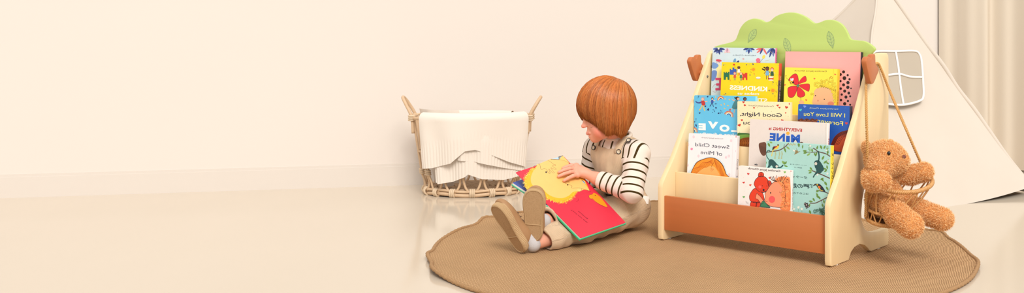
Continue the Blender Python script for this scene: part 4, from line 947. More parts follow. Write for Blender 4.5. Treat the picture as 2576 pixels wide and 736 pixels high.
# window in the front panel: a net with white trim
MNET = mat('window_net', (180, 167, 150), .85, .05, (3, 3, 3), .1); MTR = mat('white_trim', (240, 236, 232), .8, .02)
tp = lambda u, v, o=.016: on_plane(u, v, TA+tn*o, tn)-TO
wo_ = smooth_curve([(2192, 148), (2202, 130), (2254, 129), (2300, 128), (2314, 138), (2319, 160), (2322, 205), (2323, 240), (2314, 253), (2275, 263), (2240, 262), (2206, 256), (2197, 240), (2192, 200)], 5, True)
net = mesh_obj('window', [tp(*p, .013) for p in wo_], [tuple(range(len(wo_)))], MNET, tent, smooth=False)
def trim(pts, closed=False, w_=.0095):
    mb = MB(); mb.tube([tp(*p) for p in pts], w_/2, 8, closed); return mb
trim(wo_, True).obj('trim', MTR, net); trim(smooth_curve([(2253, 128), (2260, 170), (2266, 220), (2273, 263)], 6)).obj('trim', MTR, net); trim(smooth_curve([(2192, 189), (2230, 189), (2262, 186), (2290, 193), (2320, 194)], 6)).obj('trim', MTR, net)
# ---------------------------------------------------------------- long curtain at the back
MCU = mat('curtain_linen', (212, 199, 181), .85, .02, (3, 3, 1), .1, .15, 700)
cs0 = 0
def wall_s(u, off):
    d = ray(u, CY); p0 = wo+wn*off; k_ = np.dot(wn, p0-V(0, 0, H))/np.dot(wn, d); q = V(0, 0, H)+d*k_; return (q-p0)@wd
s0, s1 = wall_s(2376, .07), wall_s(2720, .07)
cur = empty('linen_curtain', tuple(wallp(s0, 0, .07))); tag(cur, 'floor-length cream curtain in soft folds against the back wall', 'curtain')
vs = []; fs = []; nx = 260
def fold(q):
    x = q*(s1-s0); return .030*math.sin(x*33+.9*math.sin(x*9)+2.2)+.012*math.sin(x*71+1.3)+.010*math.sin(x*15)
for z in (.012, .5, 1.0, 1.6, 2.4):
    for i in range(nx+1): q = i/nx; vs.append(wallp(s0+(s1-s0)*q, z, .014+.43*q+.03*min(1, q*10)+fold(q)*min(1, q*8)*(1-.1*z))-wallp(s0, 0, .07))
for j in range(4):
    for i in range(nx): a = j*(nx+1)+i; fs.append((a, a+1, a+nx+2, a+nx+1))
mesh_obj('drape', vs, fs, MCU, cur)
bm = bmesh.new(); c_ = (wallp(s0-.1, 2.42, .12)+wallp(s1+.1, 2.42, .12))/2-wallp(s0, 0, .07)
# ---------------------------------------------------------------- pale rattan basket with a blanket
m, t, b = nt('pale_rattan'); v_ = coords(t); n1 = noise(t, v_, 60, 3); t.links.new(mix_col(t, n1, lin((196, 162, 126)), lin((212, 182, 148))), b.inputs['Base Color']); b.inputs['Roughness'].default_value = .55
MPR = m; MPB = mat('pale_binding', (214, 190, 160), .6, .05, (80, 80, 80)); MPM = mat('woven_seagrass', (172, 146, 120), .85, .2, (90, 90, 90), .1, .6, 300)
BK = V(-.677, 4.585, 0); bk = empty('rattan_basket', tuple(BK)); tag(bk, 'pale open rattan basket with two loop handles by the wall', 'basket')
def oval(a, q, z): A_, B_ = .197+(.256-.197)*q, .132+(.168-.132)*q; return V(A_*math.cos(a), B_*math.sin(a), z)
ZR = .335
def zq(z): return (z/ZR)**.8
def ringb(name, z, r, m_=None, n=80, dq=0.0):
    mb = MB(); mb.tube([oval(2*math.pi*i/n, zq(z)+dq, z+.003*math.sin(5*i*2*math.pi/n)) for i in range(n)], r, 10, True); mb.obj(name, m_ or MPR, bk)
ringb('rim', ZR, .0075); ringb('base_hoop', .011, .0085); ringb('base_hoop', .027, .006, dq=.03); ringb('side_hoop', .19, .0045, dq=-.03)
NU = 15
for i in range(NU):
    a0, a1 = 2*math.pi*i/NU+.03, 2*math.pi*(i+1)/NU-.03; ac = (a0+a1)/2; da = (a1-a0)/2; pth = []
    for z in np.linspace(ZR, .085, 8): pth.append(oval(a0, zq(z), z))
    for k in range(1, 8): th = math.pi*k/8; pth.append(oval(ac-da*math.cos(th), zq(.03)+.03*(1-math.sin(th)), .085-.066*math.sin(th)))
    for z in np.linspace(.085, ZR, 8): pth.append(oval(a1, zq(z), z))
    mb = MB(); mb.tube(smooth_curve(pth, 2), .0052, 8); st = mb.obj('stake', MPR, bk)
    mb = MB()
    for z in (.092, .1, .108): mb.tube([oval(2*math.pi*i/NU, zq(z), z)+unit(oval(2*math.pi*i/NU, 1, 0))*.0085*math.sin(x)+V(-math.sin(2*math.pi*i/NU), math.cos(2*math.pi*i/NU), 0)*.0125*math.cos(x)*1.0 for x in np.linspace(0, 2*math.pi, 12, endpoint=False)], .0042, 6, True)
    mb.obj('binding', MPB, st)
    mb = MB()
    for z in (.010, .018, .026): mb.tube([oval(ac, zq(.02)+.02, .018)+V(math.cos(ac)*.013*math.cos(x), math.sin(ac)*.013*math.cos(x), .016*math.sin(x))+V(-math.sin(ac), math.cos(ac), 0)*(z-.018) for x in np.linspace(0, 2*math.pi, 12, endpoint=False)], .0042, 6, True)
    mb.obj('binding', MPB, st)
for sg in (-1, 1):
    c = oval(0 if sg > 0 else math.pi, 1, ZR); pth = [c+V(-.006*sg, -.042, -.07), c+V(0, -.042, .0), c+V(.028*sg, -.030, .055), c+V(.045*sg, -.012, .082), c+V(.045*sg, .012, .082), c+V(.028*sg, .030, .055), c+V(0, .042, 0), c+V(-.006*sg, .042, -.07)]
    mb = MB(); mb.tube(smooth_curve(pth, 5), .0072, 10); hd = mb.obj('handle', MPR, bk)
    for y in (-.042, .042):
        mb = MB()
        for z in (-.012, -.003, .006): mb.tube([c+V(0, y, z)+V(.013*math.cos(x), .012*math.sin(x), 0) for x in np.linspace(0, 2*math.pi, 12, endpoint=False)], .0045, 6, True)
        mb.obj('binding', MPB, hd)
vs = [V(0, 0, .02)]+[oval(2*math.pi*i/60, -.02, .02+.002*(i % 2)) for i in range(60)]
mesh_obj('base_mat', vs, [(0, 1+i, 1+(i+1) % 60) for i in range(60)], MPM, bk)
mb = MB()
for j in range(1, 9): mb.tube([oval(2*math.pi*i/60, 0, 0)*(j/8.4)+V(0, 0, .026+.002*math.sin(i*1.5+j*3)) for i in range(60)], .008, 6, True)
mb.obj('base_weave', MPM, bk)
# blanket: over the front rim, with a pleated border
MBK = mat('cream_knit', (226, 215, 203), .95, .01, (5, 5, 5), .05, .08, 500)
bl = empty('knit_blanket', tuple(BK+V(0, -.1, ZR))); tag(bl, 'cream blanket with pleated ruffle edge draped over the pale rattan basket', 'blanket')
BO = BK+V(0, -.1, ZR)
def drape(name, a0, a1, t0, t1, low, off, pleat=0.0, n=120, m=30, ribs=46, sub=None, fold_=.006):
    """cloth hung over the rim from angle a0 to a1; arc length t from inside (negative) to outside; low(s): outer length at s"""
    vs = []; fs = []
    for j in range(m+1):
        for i in range(n+1):
            s = i/n; a = a0+(a1-a0)*s; q = t0+(low(s)*t1-t0)*j/m
            rim = oval(a, 1, ZR); o = unit(V(math.cos(a)/.25, math.sin(a)/.168, 0))
            R_ = .0105+off
            if q < -R_*1.5: p = rim-o*R_+V(0, 0, q+R_*1.5)
            elif q < R_*1.5: th = (q/(R_*1.5)+1)*math.pi/2; p = rim+V(0, 0, R_*math.sin(th))-o*R_*math.cos(th)
            else:
                zz = ZR-(q-R_*1.5); p = oval(a, zq(max(zz, .02))*.55+.45, zz)+o*R_
                p = p+o*(fold_*math.sin(s*17+2*math.sin(s*5))*min(1, (q-R_)/.1))
                if pleat: p = p+o*pleat*math.sin(s*ribs*6.2832)*min(1, max(0, (q-low(s)*t1*.55)/.02))
            vs.append(p+BK-BO)
    for j in range(m):
        for i in range(n): k_ = j*(n+1)+i; fs.append((k_, k_+1, k_+n+2, k_+n+1))
    return mesh_obj(name, vs, fs, MBK, sub or bl)
AL, AR = math.radians(222), math.radians(336)
lowm = lambda s: np.interp(s, [0, .12, .3, .42, .50, .62, .8, 1], [.97, .95, .86, .66, .64, .72, .86, .97])
lowr = lambda s: np.interp(s, [0, .03, .2, .33, .36, .5, .75, 1], [1.0, 1.04, 1.0, .92, .88, .96, .99, .93])
main = drape('cloth', AL, AR, -.12, .262, lowm, .018, .0008, 420, 40, 36, fold_=.006)
drape('ruffle', math.radians(236), math.radians(336), .03, .280, lowr, .0, .0011, 360, 30, 30, sub=main, fold_=.008)
drape('ruffle', math.radians(262), math.radians(337), .03, .262, lambda s: np.interp(s, [0, .2, .6, 1], [.76, .78, .90, .99]), .009, .0009, 300, 30, 24, sub=main, fold_=.007)
drape('rear_fold', math.radians(50), math.radians(156), -.16, .10, lambda s: .9+.1*math.sin(s*5), .004, .0, 120, 24, 1, sub=main, fold_=.004)
vs = []; fs = []; n = 40
for j in range(21):
    for i in range(n+1):
        s = i/n; a = math.radians(196)+(math.radians(262)-math.radians(196))*s; q = j/20
        p = oval(a, .9-.9*q, ZR*.98*(1-q)+.045)*V(.93-.10*q, .9-.25*q, 1)+V(.012*math.sin(s*21)*q, -.008*math.sin(s*14+1)*q, .01*math.sin(s*9)*q); vs.append(p+BK-BO)
for j in range(20):
    for i in range(n): k_ = j*(n+1)+i; fs.append((k_, k_+1, k_+n+2, k_+n+1))
mesh_obj('inner_fold', vs, fs, MBK, main)
# ---------------------------------------------------------------- the open book on the lap
sB = .983; CAMP = V(0, 0, H)
def sc_(p): return CAMP+(np.array(p)-CAMP)*sB
B1, B2, B4 = sc_(P(1297, 433, 3.60)), sc_(P(1419, 393, 3.79)), sc_(P(1460, 598, 3.44))
bn = unit(np.cross(B2-B1, B4-B1)); bn = bn if bn[2] > 0 else -bn
B3 = on_plane(1574, 559, B1, bn)
def bpl(u, v, o=0.0):
    q = on_plane(u, v, B1, bn); return q+bn*o
BX = unit(B4-B1); BY = np.cross(bn, BX)     # BX runs along the long edge of the spread
ob = empty('open_picture_book', tuple(B4)); tag(ob, 'open picture book with red pages and a big blond face on the child\'s lap', 'book')
OB = V(*B4)
def slab(name, quad, n, o0, o1, col, rad=.004, grow=0.0):
    """thin rounded slab over quad between offsets o0 < o1 along n"""
    c = sum(quad)/4; q = [p+unit(p-c)*grow for p in quad]; ol = []
    for i in range(4):
        p, a, b_ = q[i], unit(q[i-1]-q[i]), unit(q[(i+1) % 4]-q[i])
        for k in range(5): t_ = k/4; s0_, s1_ = p+a*rad, p+b_*rad; ol.append((1-t_)**2*s0_+2*t_*(1-t_)*p+t_*t_*s1_)
    k = len(ol); vs = [p+n*o0-OB for p in ol]+[p+n*o1-OB for p in ol]; mb = MB()
    mb.add(vs, [tuple(range(k-1, -1, -1)), tuple(range(k, 2*k))]+[(i, (i+1) % k, (i+1) % k+k, i+k) for i in range(k)], lin(col)); return mb, name
G1, G2 = (B1+B4)/2+BX*.002, (B2+B3)/2
RED = (214, 50, 70)
mb, nm = slab('page_spread', [B1, B2, B3, B4], bn, -.0012, 0, RED); mb.obj(nm, PRINT, ob, False, True)
mb, nm = slab('pages', [G1, G2, B3, B4], bn, -.0040, -.0014, (240, 236, 226)); mb.obj(nm, PRINT, ob, False, True)
mb, nm = slab('cover', [G1, G2, B3, B4], bn, -.0085, -.0042, (66, 178, 126), grow=.0045); mb.obj(nm, PRINT, ob, False, True)
# the unread half has dropped a little below the lifted page
axg = unit(G2-G1); R_ = Matrix.Rotation(math.radians(-13.5), 3, Vector(axg)); rot = lambda p: G1+np.array((R_ @ Vector(p-G1))[:])
n2 = np.array((R_ @ Vector(bn))[:])
if n2@(rot(B1)-G1) > 0: pass
if rot(B1)[2] > B1[2]: R_ = Matrix.Rotation(math.radians(13.5), 3, Vector(axg)); n2 = np.array((R_ @ Vector(bn))[:])
qd = [rot(B1)+bn*0, rot(B2), G2, G1]
mb, nm = slab('pages', qd, n2, -.0095, -.0030, (240, 236, 228)); m2, _ = slab('x', qd, n2, -.0030, -.0024, (58, 84, 164)); mb.add(m2.v, m2.f, lin((58, 84, 164))); mb.obj(nm, PRINT, ob, False, True)
mb, nm = slab('cover', qd, n2, -.0125, -.0098, (70, 176, 128), grow=.0035); mb.obj(nm, PRINT, ob, False, True)
a = Art(B1, BX, BY, bn, Z(1290, 385, 3.319)); YS, FC, HR = (240, 186, 112), (240, 190, 112), (238, 176, 44)
spike = []
hair_o = [(175, 125), (150, 135), (128, 170), (104, 200), (98, 240), (108, 280), (140, 310), (190, 325), (245, 335), (275, 370), (330, 395), (400, 412), (450, 400), (490, 375), (515, 350), (530, 322)]
ho = smooth_curve(hair_o, 5); tg_ = np.gradient(ho, axis=0); nn_ = np.stack([-tg_[:, 1], tg_[:, 0]], 1); nn_ /= np.linalg.norm(nn_, axis=1)[:, None]
for i, p in enumerate(ho): spike.append(tuple(p+nn_[i]*(9 if i % 2 else -3)))
a.poly(spike+[(560, 300), (640, 310), (560, 130), (470, 90), (390, 30), (330, 48), (292, 58), (215, 90)], HR, 2)
face = smooth_curve([(185, 130), (165, 160), (150, 210), (160, 260), (200, 285), (252, 300), (285, 335), (340, 365), (410, 375), (465, 355), (500, 325), (530, 318), (560, 320), (600, 300), (640, 310), (575, 225), (545, 200), (470, 88), (430, 40), (390, 48), (325, 46), (292, 58), (220, 90)], 4, True)
a.poly([tuple(p) for p in face], FC, 3)
rr = random.Random(8)
for i in range(170):
    j = rr.randrange(len(ho)); p = ho[j]+nn_[j]*rr.uniform(-22, 6); g = nn_[j]*rr.uniform(8, 17)+tg_[j]*.4*rr.uniform(-1, 1); a.line([tuple(p), tuple(p+g*.6+[1, 1]), tuple(p+g)], .0011, rr.choice([(240, 176, 44), (254, 224, 110), (226, 150, 40), (252, 232, 140)]), 4)
LN = .0009
a.line([(292, 58), (318, 74), (340, 92), (356, 96), (352, 104), (332, 102), (340, 116), (360, 128), (358, 136), (334, 128), (318, 122), (336, 150), (346, 160), (338, 166), (318, 150), (300, 130), (310, 160), (306, 170), (294, 160), (282, 136), (262, 128), (240, 136), (232, 128), (230, 110), (222, 90), (214, 92)], LN, INK, 5, 3)
a.line([(432, 246), (440, 240), (470, 238), (466, 246), (436, 250), (452, 256), (456, 268), (470, 264), (494, 272), (492, 292), (520, 290), (556, 290), (600, 302), (650, 318)], LN, INK, 5, 3)
a.ell(278, 158, 6, 7, INK, 6); a.ell(458, 264, 6, 5, INK, 6); a.line([(190, 128), (176, 112), (186, 100), (200, 104)], LN, INK, 5, 3); a.ell(208, 97, 9, 7, (250, 196, 120), 4)
a.poly([(540, 300), (562, 290), (574, 300), (570, 316), (552, 320), (530, 312)], (250, 200, 124), 5, 3); a.line([(536, 314), (556, 320), (572, 310), (568, 292), (552, 292)], LN, INK, 6, 3)
a.poly([(320, 50), (392, 28), (412, 22), (395, 44), (384, 52), (350, 48)], (176, 206, 220), 4); a.line([(318, 50), (386, 54), (384, 30), (420, 20)], .0022, INK, 5); a.poly([(384, 30), (420, 22), (475, 82), (384, 54)], (252, 196, 110), 4); a.line([(386, 54), (430, 62), (474, 84)], LN, INK, 5, 3)
a.poly([(575, 222), (600, 236), (608, 258), (588, 246)], (176, 206, 220), 5); a.line([(575, 222), (604, 252)], .002, INK, 6)
a.poly([(634, 360), (640, 346), (664, 344), (678, 330), (720, 356), (760, 400), (790, 450), (740, 432), (690, 404), (664, 380), (648, 380)], (246, 146, 30), 4, 3); a.line([(664, 344), (644, 346), (634, 362), (650, 380), (668, 378)], LN, INK, 6, 3); a.line([(668, 380), (700, 410), (750, 440), (792, 452)], LN, INK, 6, 3); a.ell(688, 352, 4, 4, INK, 6)
a.line([(36, 150), (54, 150), (68, 142)], LN, (120, 20, 40), 4, 3); a.line([(545, 378), (546, 394), (528, 402)], LN, (150, 20, 40), 4, 3)
a.line([(296, 430), (424, 395), (560, 345), (664, 318)], .0006, (206, 70, 80), 6, 3)
a.mb.v = [tuple(np.array(v)-OB) for v in a.mb.v]; a.mb.obj('page_print', PRINT, ob, False, True)
a = Art(B1, BX, BY, bn, Z(1400, 490, 3.445))
a.text('Touch your eyes.', (130, 124), (274, 240), .0060, (110, 20, 40), 5, flip=True); a.text('looking', (194, 138), (272, 206), .0060, (110, 20, 40), 5, flip=True)
a.mb.v = [tuple(np.array(v)-OB) for v in a.mb.v]; a.mb.obj('page_writing', PRINT, ob, False, True)
# ---------------------------------------------------------------- the child
kid = empty('person', (-.03, 3.72, 0)); KO = V(-.03, 3.72, 0)
tag(kid, 'seated red-haired toddler in corduroy overalls and striped shirt, reading an open book', 'person')
cf, cl = unit(V(-.66, -.75, 0)), unit(V(.75, -.66, 0))           # chest: forward, left
PEL = V(-.016, 3.745, .090); NB = P(1556, 350, 3.705)
LSH, RSH = V(.040, 3.640, .288), V(-.108, 3.768, .288)
LEL, LWR = P(1590, 482, 3.565), bpl(1494, 464, .029)
REL, RWR = P(1484, 446, 3.80), bpl(1447, 424, -.064)
LH, RH_ = PEL+cl*.052, PEL-cl*.052
LK, LAN = V(-.150, 3.510, .060), P(1340, 612, 3.350); RK, RAN = V(-.165, 3.612, .094), P(1366, 556, 3.405)
LAN_S, RAN_S = P(1336, 607, 3.348), P(1362, 561, 3.401)
skin = (228, 164, 138)
m, t, b = nt('skin'); at = N(t, 'ShaderNodeAttribute', attribute_name='Col'); t.links.new(at.outputs['Color'], b.inputs['Base Color']); b.inputs['Roughness'].default_value = .5; b.inputs['Specular IOR Level'].default_value = .3
b.inputs['Subsurface Weight'].default_value = .12; b.inputs['Subsurface Radius'].default_value = (.012, .005, .003); b.inputs['Subsurface Scale'].default_value = .5
MSK = m
hfw = unit(V(-.77, -.25, -.585)); HFr = frame(hfw, V(0, 0, 1)); hl = HFr[1]; hu = HFr[2]
HC = P(1524, 264, 3.672); MY = 3.642
NOSE, CHIN, LIPU, LIPL = P(1466.5, 318, MY-.004), P(1497, 346, MY+.004), P(1478.2, 335.2, MY-.002), P(1485.2, 342.6, MY)
EYE = P(1487, 311.5, MY-.026); EYER = EYE-hl*.050
def head_sdf(fl):
    fl.ell(HC, (.082, .067, .080), HFr, k=0)
    fl.ell(P(1507, 306, MY+.006), (.044, .045, .055), HFr, k=.02)
    fl.ell(P(1480, 286, MY+.002), (.018, .034, .024), HFr, k=.02)
    fl.cap(CHIN, P(1537, 328, MY-.026), .0125, .015, k=.022); fl.cap(CHIN, P(1537, 328, MY-.026)-hl*.085, .0125, .015, k=.022)
    fl.ell(P(1495, 337, MY+.004), (.015, .019, .016), HFr, k=.014)
    for s in (0, 1): c = P(1509, 328, MY-.024)-hl*.048*s; fl.ell(c, (.024, .021, .024), HFr, k=.02)
    for c in (EYE, EYER): fl.ell(c+hfw*.0065+hu*.010, (.006, .016, .006), HFr, k=.008, op='sub')
    for c in (EYE, EYER): fl.ell(c-hfw*.008-hu*.001, (.0125, .0135, .011), HFr, k=.006)
    fl.cap(P(1480, 288, MY), P(1475, 304, MY), .0095, .0058, k=.014); fl.cap(P(1475, 304, MY), NOSE+hu*.002-hfw*.003, .0058, .0060, k=.012); fl.ell(NOSE-hfw*.001, (.0062, .0068, .0058), HFr, k=.007)
    for s in (-1, 1): fl.ell(NOSE-hfw*.008-hu*.003+hl*.0072*s, (.0055, .0042, .0045), HFr, k=.005)
    fl.cap(LIPU+hl*.013-hfw*.004, LIPU, .0030, .0040, k=.007); fl.cap(LIPU-hl*.013-hfw*.004, LIPU, .0030, .0040, k=.007)
    fl.cap(LIPL+hl*.011-hfw*.004, LIPL, .0034, .0048, k=.006); fl.cap(LIPL-hl*.011-hfw*.004, LIPL, .0034, .0048, k=.006)
    fl.cap(P(1482, 326, MY), LIPU+hfw*-.003, .0062, .0045, k=.008)
    ml = (LIPU+LIPL)/2+hfw*.003; fl.cap(ml+hl*.013-hfw*.004, ml, .0008, .0010, k=.003, op='sub'); fl.cap(ml-hl*.013-hfw*.004, ml, .0008, .001, k=.003, op='sub')
    fl.cap(P(1545, 312, 3.682), NB-V(0, 0, .02), .036, .035, k=.02)
    # torso and upper arms, under the clothes
    fl.cap(NB-V(0, 0, .06), PEL+V(0, 0, .03), .042, .055, k=.03); fl.cap(LSH, LEL, .032, .028, k=.02); fl.cap(RSH, REL, .032, .028, k=.02)
    for e in (P(1551, 300, MY-.034), P(1551, 300, MY-.034)-hl*.128): fl.ell(e, (.017, .006, .024), HFr, k=.006)
def skin_cols(v):
    c = np.tile(np.array(lin(skin)), (len(v), 1))
    def spot(p, r, col, amt):
        w_ = np.clip(1-np.linalg.norm(v-p, axis=1)/r, 0, 1); w_ = (w_*w_*(3-2*w_)*amt)[:, None]; c[:] = c*(1-w_)+np.array(lin(col))*w_
    for s in (0, 1): spot(P(1505, 331, MY-.042)-hl*.085*s, .042, (234, 124, 108), .55)
    spot(NOSE, .022, (236, 134, 112), .6)
    for p in (LIPU, LIPU+hl*.007-hfw*.002, LIPU-hl*.007-hfw*.002, LIPL, LIPL+hl*.006-hfw*.002, LIPL-hl*.006-hfw*.002): spot(p, .0092, (204, 96, 96), .85)
    for e in (EYE, EYER): spot(e+hu*.004, .020, (196, 122, 110), .6)  # eye-socket shading painted into the skin colour
    return np.clip(c, 0, 1)
hv, hf_ = sdf(head_sdf, [HC+V(-.13, -.13, .11), HC+V(.11, .11, -.10), PEL, LSH, RSH, LEL, REL], .06, 2, .0019)
def press(v, gap):
    '''cloth and legs give way under the weight of the book'''
    d = (v-B1)@bn+gap; cB = (B1+B2+B3+B4)/4; q = v-B1; a_ = q@BX/np.linalg.norm(B4-B1); b_ = q@BY/abs((B2-B1)@BY)*np.sign((B2-B1)@BY)
    d = d+np.maximum(0, .5-a_)*np.linalg.norm(B4-B1)*.28
    def ramp(x): return np.clip(np.minimum(x+.10, 1.10-x)/.10, 0, 1)
    w_ = ramp(a_)*ramp(b_); return v-bn*(np.maximum(d, 0)*w_*(d < .10))[:, None]
# forearms with hands
def hand(fl, wr, el, fingers, palm, thumb, sz=1.0):
    fl.cap(el, wr, .027*sz, .0205*sz, k=.0)
    roots = [f_[0] for f_ in fingers]
    for r_ in roots: fl.cap(palm, r_, .0135*sz, .0095*sz, k=.008)
    fl.cap(wr, palm, .019*sz, .0155*sz, k=.014); fl.cap(roots[0], roots[-1], .0095*sz, .0088*sz, k=.006)
    for pts in fingers: fl.chain(pts, [.0074*sz, .0068*sz, .0062*sz, .0053*sz], k=.002)
    fl.chain(thumb, [.0105*sz, .0085*sz, .0068*sz], k=.004)
def fing(rt, tip, arch):
    A_, B_ = bpl(*rt, .0180), bpl(*tip, .0084); q = lambda t_, o: A_*(1-t_)+B_*t_+bn*o
    return [A_, q(.38, arch), q(.72, arch*.8), B_]
FI = [fing((1445, 426), (1414, 427), .006), fing((1443, 433), (1404, 437), .0065), fing((1444, 441), (1403, 447.5), .006), fing((1448, 449), (1417, 458), .005)]
PALM = bpl(1463, 443, .0185)
TH = [bpl(1464, 434, .013), bpl(1451, 421, .0115), bpl(1436, 416, .0092)]
av, af = sdf(lambda fl: hand(fl, LWR, LEL*.7+LWR*.3, FI, PALM, TH), [LWR, LEL*.7+LWR*.3]+[f_[3] for f_ in FI], .035, 2, .00125)
up2 = -bn; rp = lambda dx, dy, o: RWR+unit(B1-B2)*dx-BX*dy-bn*o*.5
RF = [[rp(.045, y, -.004), rp(.060, y, -.006), rp(.072, y*1.1, -.006), rp(.084-abs(y)*.3, y*1.15, -.004)] for y in (-.021, -.007, .007, .020)]
rv_, rf_ = sdf(lambda fl: hand(fl, RWR, REL*.6+RWR*.4, RF, rp(.024, 0, -.002), [rp(.018, -.022, 0), rp(.034, -.034, .002), rp(.050, -.038, .004)]), [RWR, REL]+[f_[3] for f_ in RF], .035, 2, .0016)
lv, lf = sdf(lambda fl: fl.chain([LH, LK, LAN, LAN_S], [.045, .036, .0205, .0190], k=.006), [LH, LK, LAN], .06, 1, .003)
fv, ff = sdf(lambda fl: fl.chain([RH_, RK, RAN, RAN_S], [.045, .036, .0205, .0190], k=.006), [RH_, RK, RAN], .06, 1, .003)
allv = []; allf = []; o_ = 0
for v, f in ((hv, hf_), (av, af), (rv_, rf_), (press(lv, .022), lf), (press(fv, .022), ff)): allv.append(v); allf.append(f+o_); o_ += len(v)
allv = np.concatenate(allv); allv[:, 2] = np.maximum(allv[:, 2], .012); cols_ = skin_cols(allv)
pk = np.array(lin((240, 148, 126)))
for f_ in FI+RF:
    w_ = np.clip(1-np.linalg.norm(allv-f_[3], axis=1)/.014, 0, 1)[:, None]*.5; cols_ = cols_*(1-w_)+pk*w_
body = mesh_obj('body', allv-KO, np.concatenate(allf), MSK, kid, cols_)
MLA, MBRW = mat('eyelash', (84, 54, 42), .6), mat('eyebrow_hair', (188, 116, 66), .7)
for c in (EYE, EYER):
    lid = lambda x: c-hfw*.008-hu*.001+hfw*.0128*math.sqrt(max(0, 1-(x/.0145)**2-.16))-hu*.0046+hl*x-KO
    mb = MB(); xs = np.linspace(-.0115, .0131, 11); mb.tube([lid(x) for x in xs], [.0004, .0010, .0014, .0016, .0017, .0017, .0017, .0016, .0014, .0010, .0004], 6)
    for x in np.linspace(-.0105, .0128, 14): p = lid(x); mb.tube([p, p+hfw*.003-hu*.003, p+hfw*.0055-hu*.0032+hl*x*.12], [.0006, .0004, .00015], 5)
    mb.obj('eyelashes', MLA, body)
# ------- hair: cap following the skull, with strands combed from the crown
HO, RA = P(1526, 264, 3.674), (.1055, .090, .1015)
hz_f = unit(V(hfw[0], hfw[1], 0)); hz_l = V(-hz_f[1], hz_f[0], 0); crown_t = unit(V(0, 0, 1)+hz_f*-.05)
HEMA, HEMZ = [0, .2, .42, .65, .9, 1.15, 1.34, 1.6, 1.87, 2.1, 2.29, 2.6, 3.15], [-.036, -.042, -.047, -.054, -.068, -.086, -.099, -.092, -.107, -.096, -.080, -.056, -.050]
def hem(ph):
    """height above the hair centre at which the hair ends; ph: angle from the front, positive to the child's left"""
    a = abs(ph)
    k = np.interp(a, HEMA, HEMZ)
    return k
def hair_pt(ph, s, lift=0.0, dz=0.0):
    """s 0..1 from crown to hem"""
    ze = hem(ph)+dz; thm = 1.62
    arc = .16; L1 = thm*.095; L2 = max(.0, -ze-.002); tot = L1+L2; d = s*tot
    th = min(d/L1, 1)*thm; dn = max(0, d-L1)
    k = 1+lift/.1
    be = .38*max(0, math.cos(th))**1.3; dx, dy, dzz = math.sin(th)*math.cos(ph), math.sin(th)*math.sin(ph), math.cos(th)
    dx, dzz = dx*math.cos(be)-dzz*math.sin(be), dx*math.sin(be)+dzz*math.cos(be)
    x, y, z = RA[0]*dx*k, RA[1]*dy*k, RA[2]*dzz*k
    f_ = dn/max(L2, 1e-6)
    inn = 1-(.07+.13*max(0, abs(ph)-1.5)/1.6)*f_**3
    z = z-dn; x, y = x*inn, y*inn
    if th > 1.2 and math.cos(ph) > .3: x -= .012*(f_**1.5)*math.cos(ph)
    return HO+hz_f*x+hz_l*y+V(0, 0, z)-hz_f*.0*z
NPH, NS = 120, 26
vs = []; fs = []
for i in range(NPH):
    ph = -math.pi+2*math.pi*i/NPH
    for j in range(NS+1): vs.append(hair_pt(ph, max(.004, j/NS), .000+.0012*math.sin(ph*41)*(j/NS))-KO)
for i in range(NPH):
    for j in range(NS): i2 = (i+1) % NPH; fs.append((i*(NS+1)+j, i2*(NS+1)+j, i2*(NS+1)+j+1, i*(NS+1)+j+1))
hc_ = np.tile(np.array(lin((178, 94, 40))), (len(vs), 1))
rr = np.random.default_rng(11); A1 = []; 
tone = [np.array(lin(c)) for c in ((192, 108, 44), (183, 98, 37), (204, 122, 56), (166, 84, 30), (218, 148, 84))]
hvv = [np.array(vs)]; hff = [np.array(fs)]; hcc = [hc_]; base = len(vs)
for k in range(4600):
    ph = rr.uniform(-math.pi, math.pi); s0 = rr.choice([rr.uniform(.0, .12), rr.uniform(.05, .5)]); lift = rr.uniform(-.0006, .0022)+(.0008 if s0 < .1 else 0); dz = rr.normal()*.002-(.005 if rr.random() < .05 else 0)
    jit = rr.normal()*.06; wv = rr.uniform(0, 6.28); n = 13; pts = []
    for j in range(n):
        s = s0+(1.0-s0)*j/(n-1); pts.append(hair_pt(ph+jit*s*s+.012*math.sin(wv+5*s), s, lift-.003*(1-min(1, j/2)), dz)-KO)
    w_ = rr.uniform(.0008, .0014); rad = [w_*min(1, .5+j*.4)*(1-.85*(j/(n-1))**5) for j in range(n)]
    tv, tf = tube_geo(pts, rad, 3); tv = np.array(tv[:n*3]); tf = np.array([q for q in tf if len(q) == 4 and max(q) < n*3])
    hvv.append(tv); hff.append(tf+base); base += n*3
    c = tone[rr.choice(5, p=[.34, .26, .2, .13, .07])]*rr.uniform(.93, 1.08)*(.94+.11*math.sin(ph*19+1.5*math.sin(ph*7))+.07*math.sin(ph*43+2)); hcc.append(np.repeat(c*(1.06-.34*np.linspace(0, 1, n)**2)[:, None], 3, 0))
m, t, b = nt('red_hair'); at = N(t, 'ShaderNodeAttribute', attribute_name='Col'); t.links.new(at.outputs['Color'], b.inputs['Base Color']); b.inputs['Roughness'].default_value = .38; b.inputs['Specular IOR Level'].default_value = .45
MHR = m
mesh_obj('hair', np.concatenate(hvv), np.concatenate(hff), MHR, kid, np.clip(np.concatenate(hcc), 0, 1))
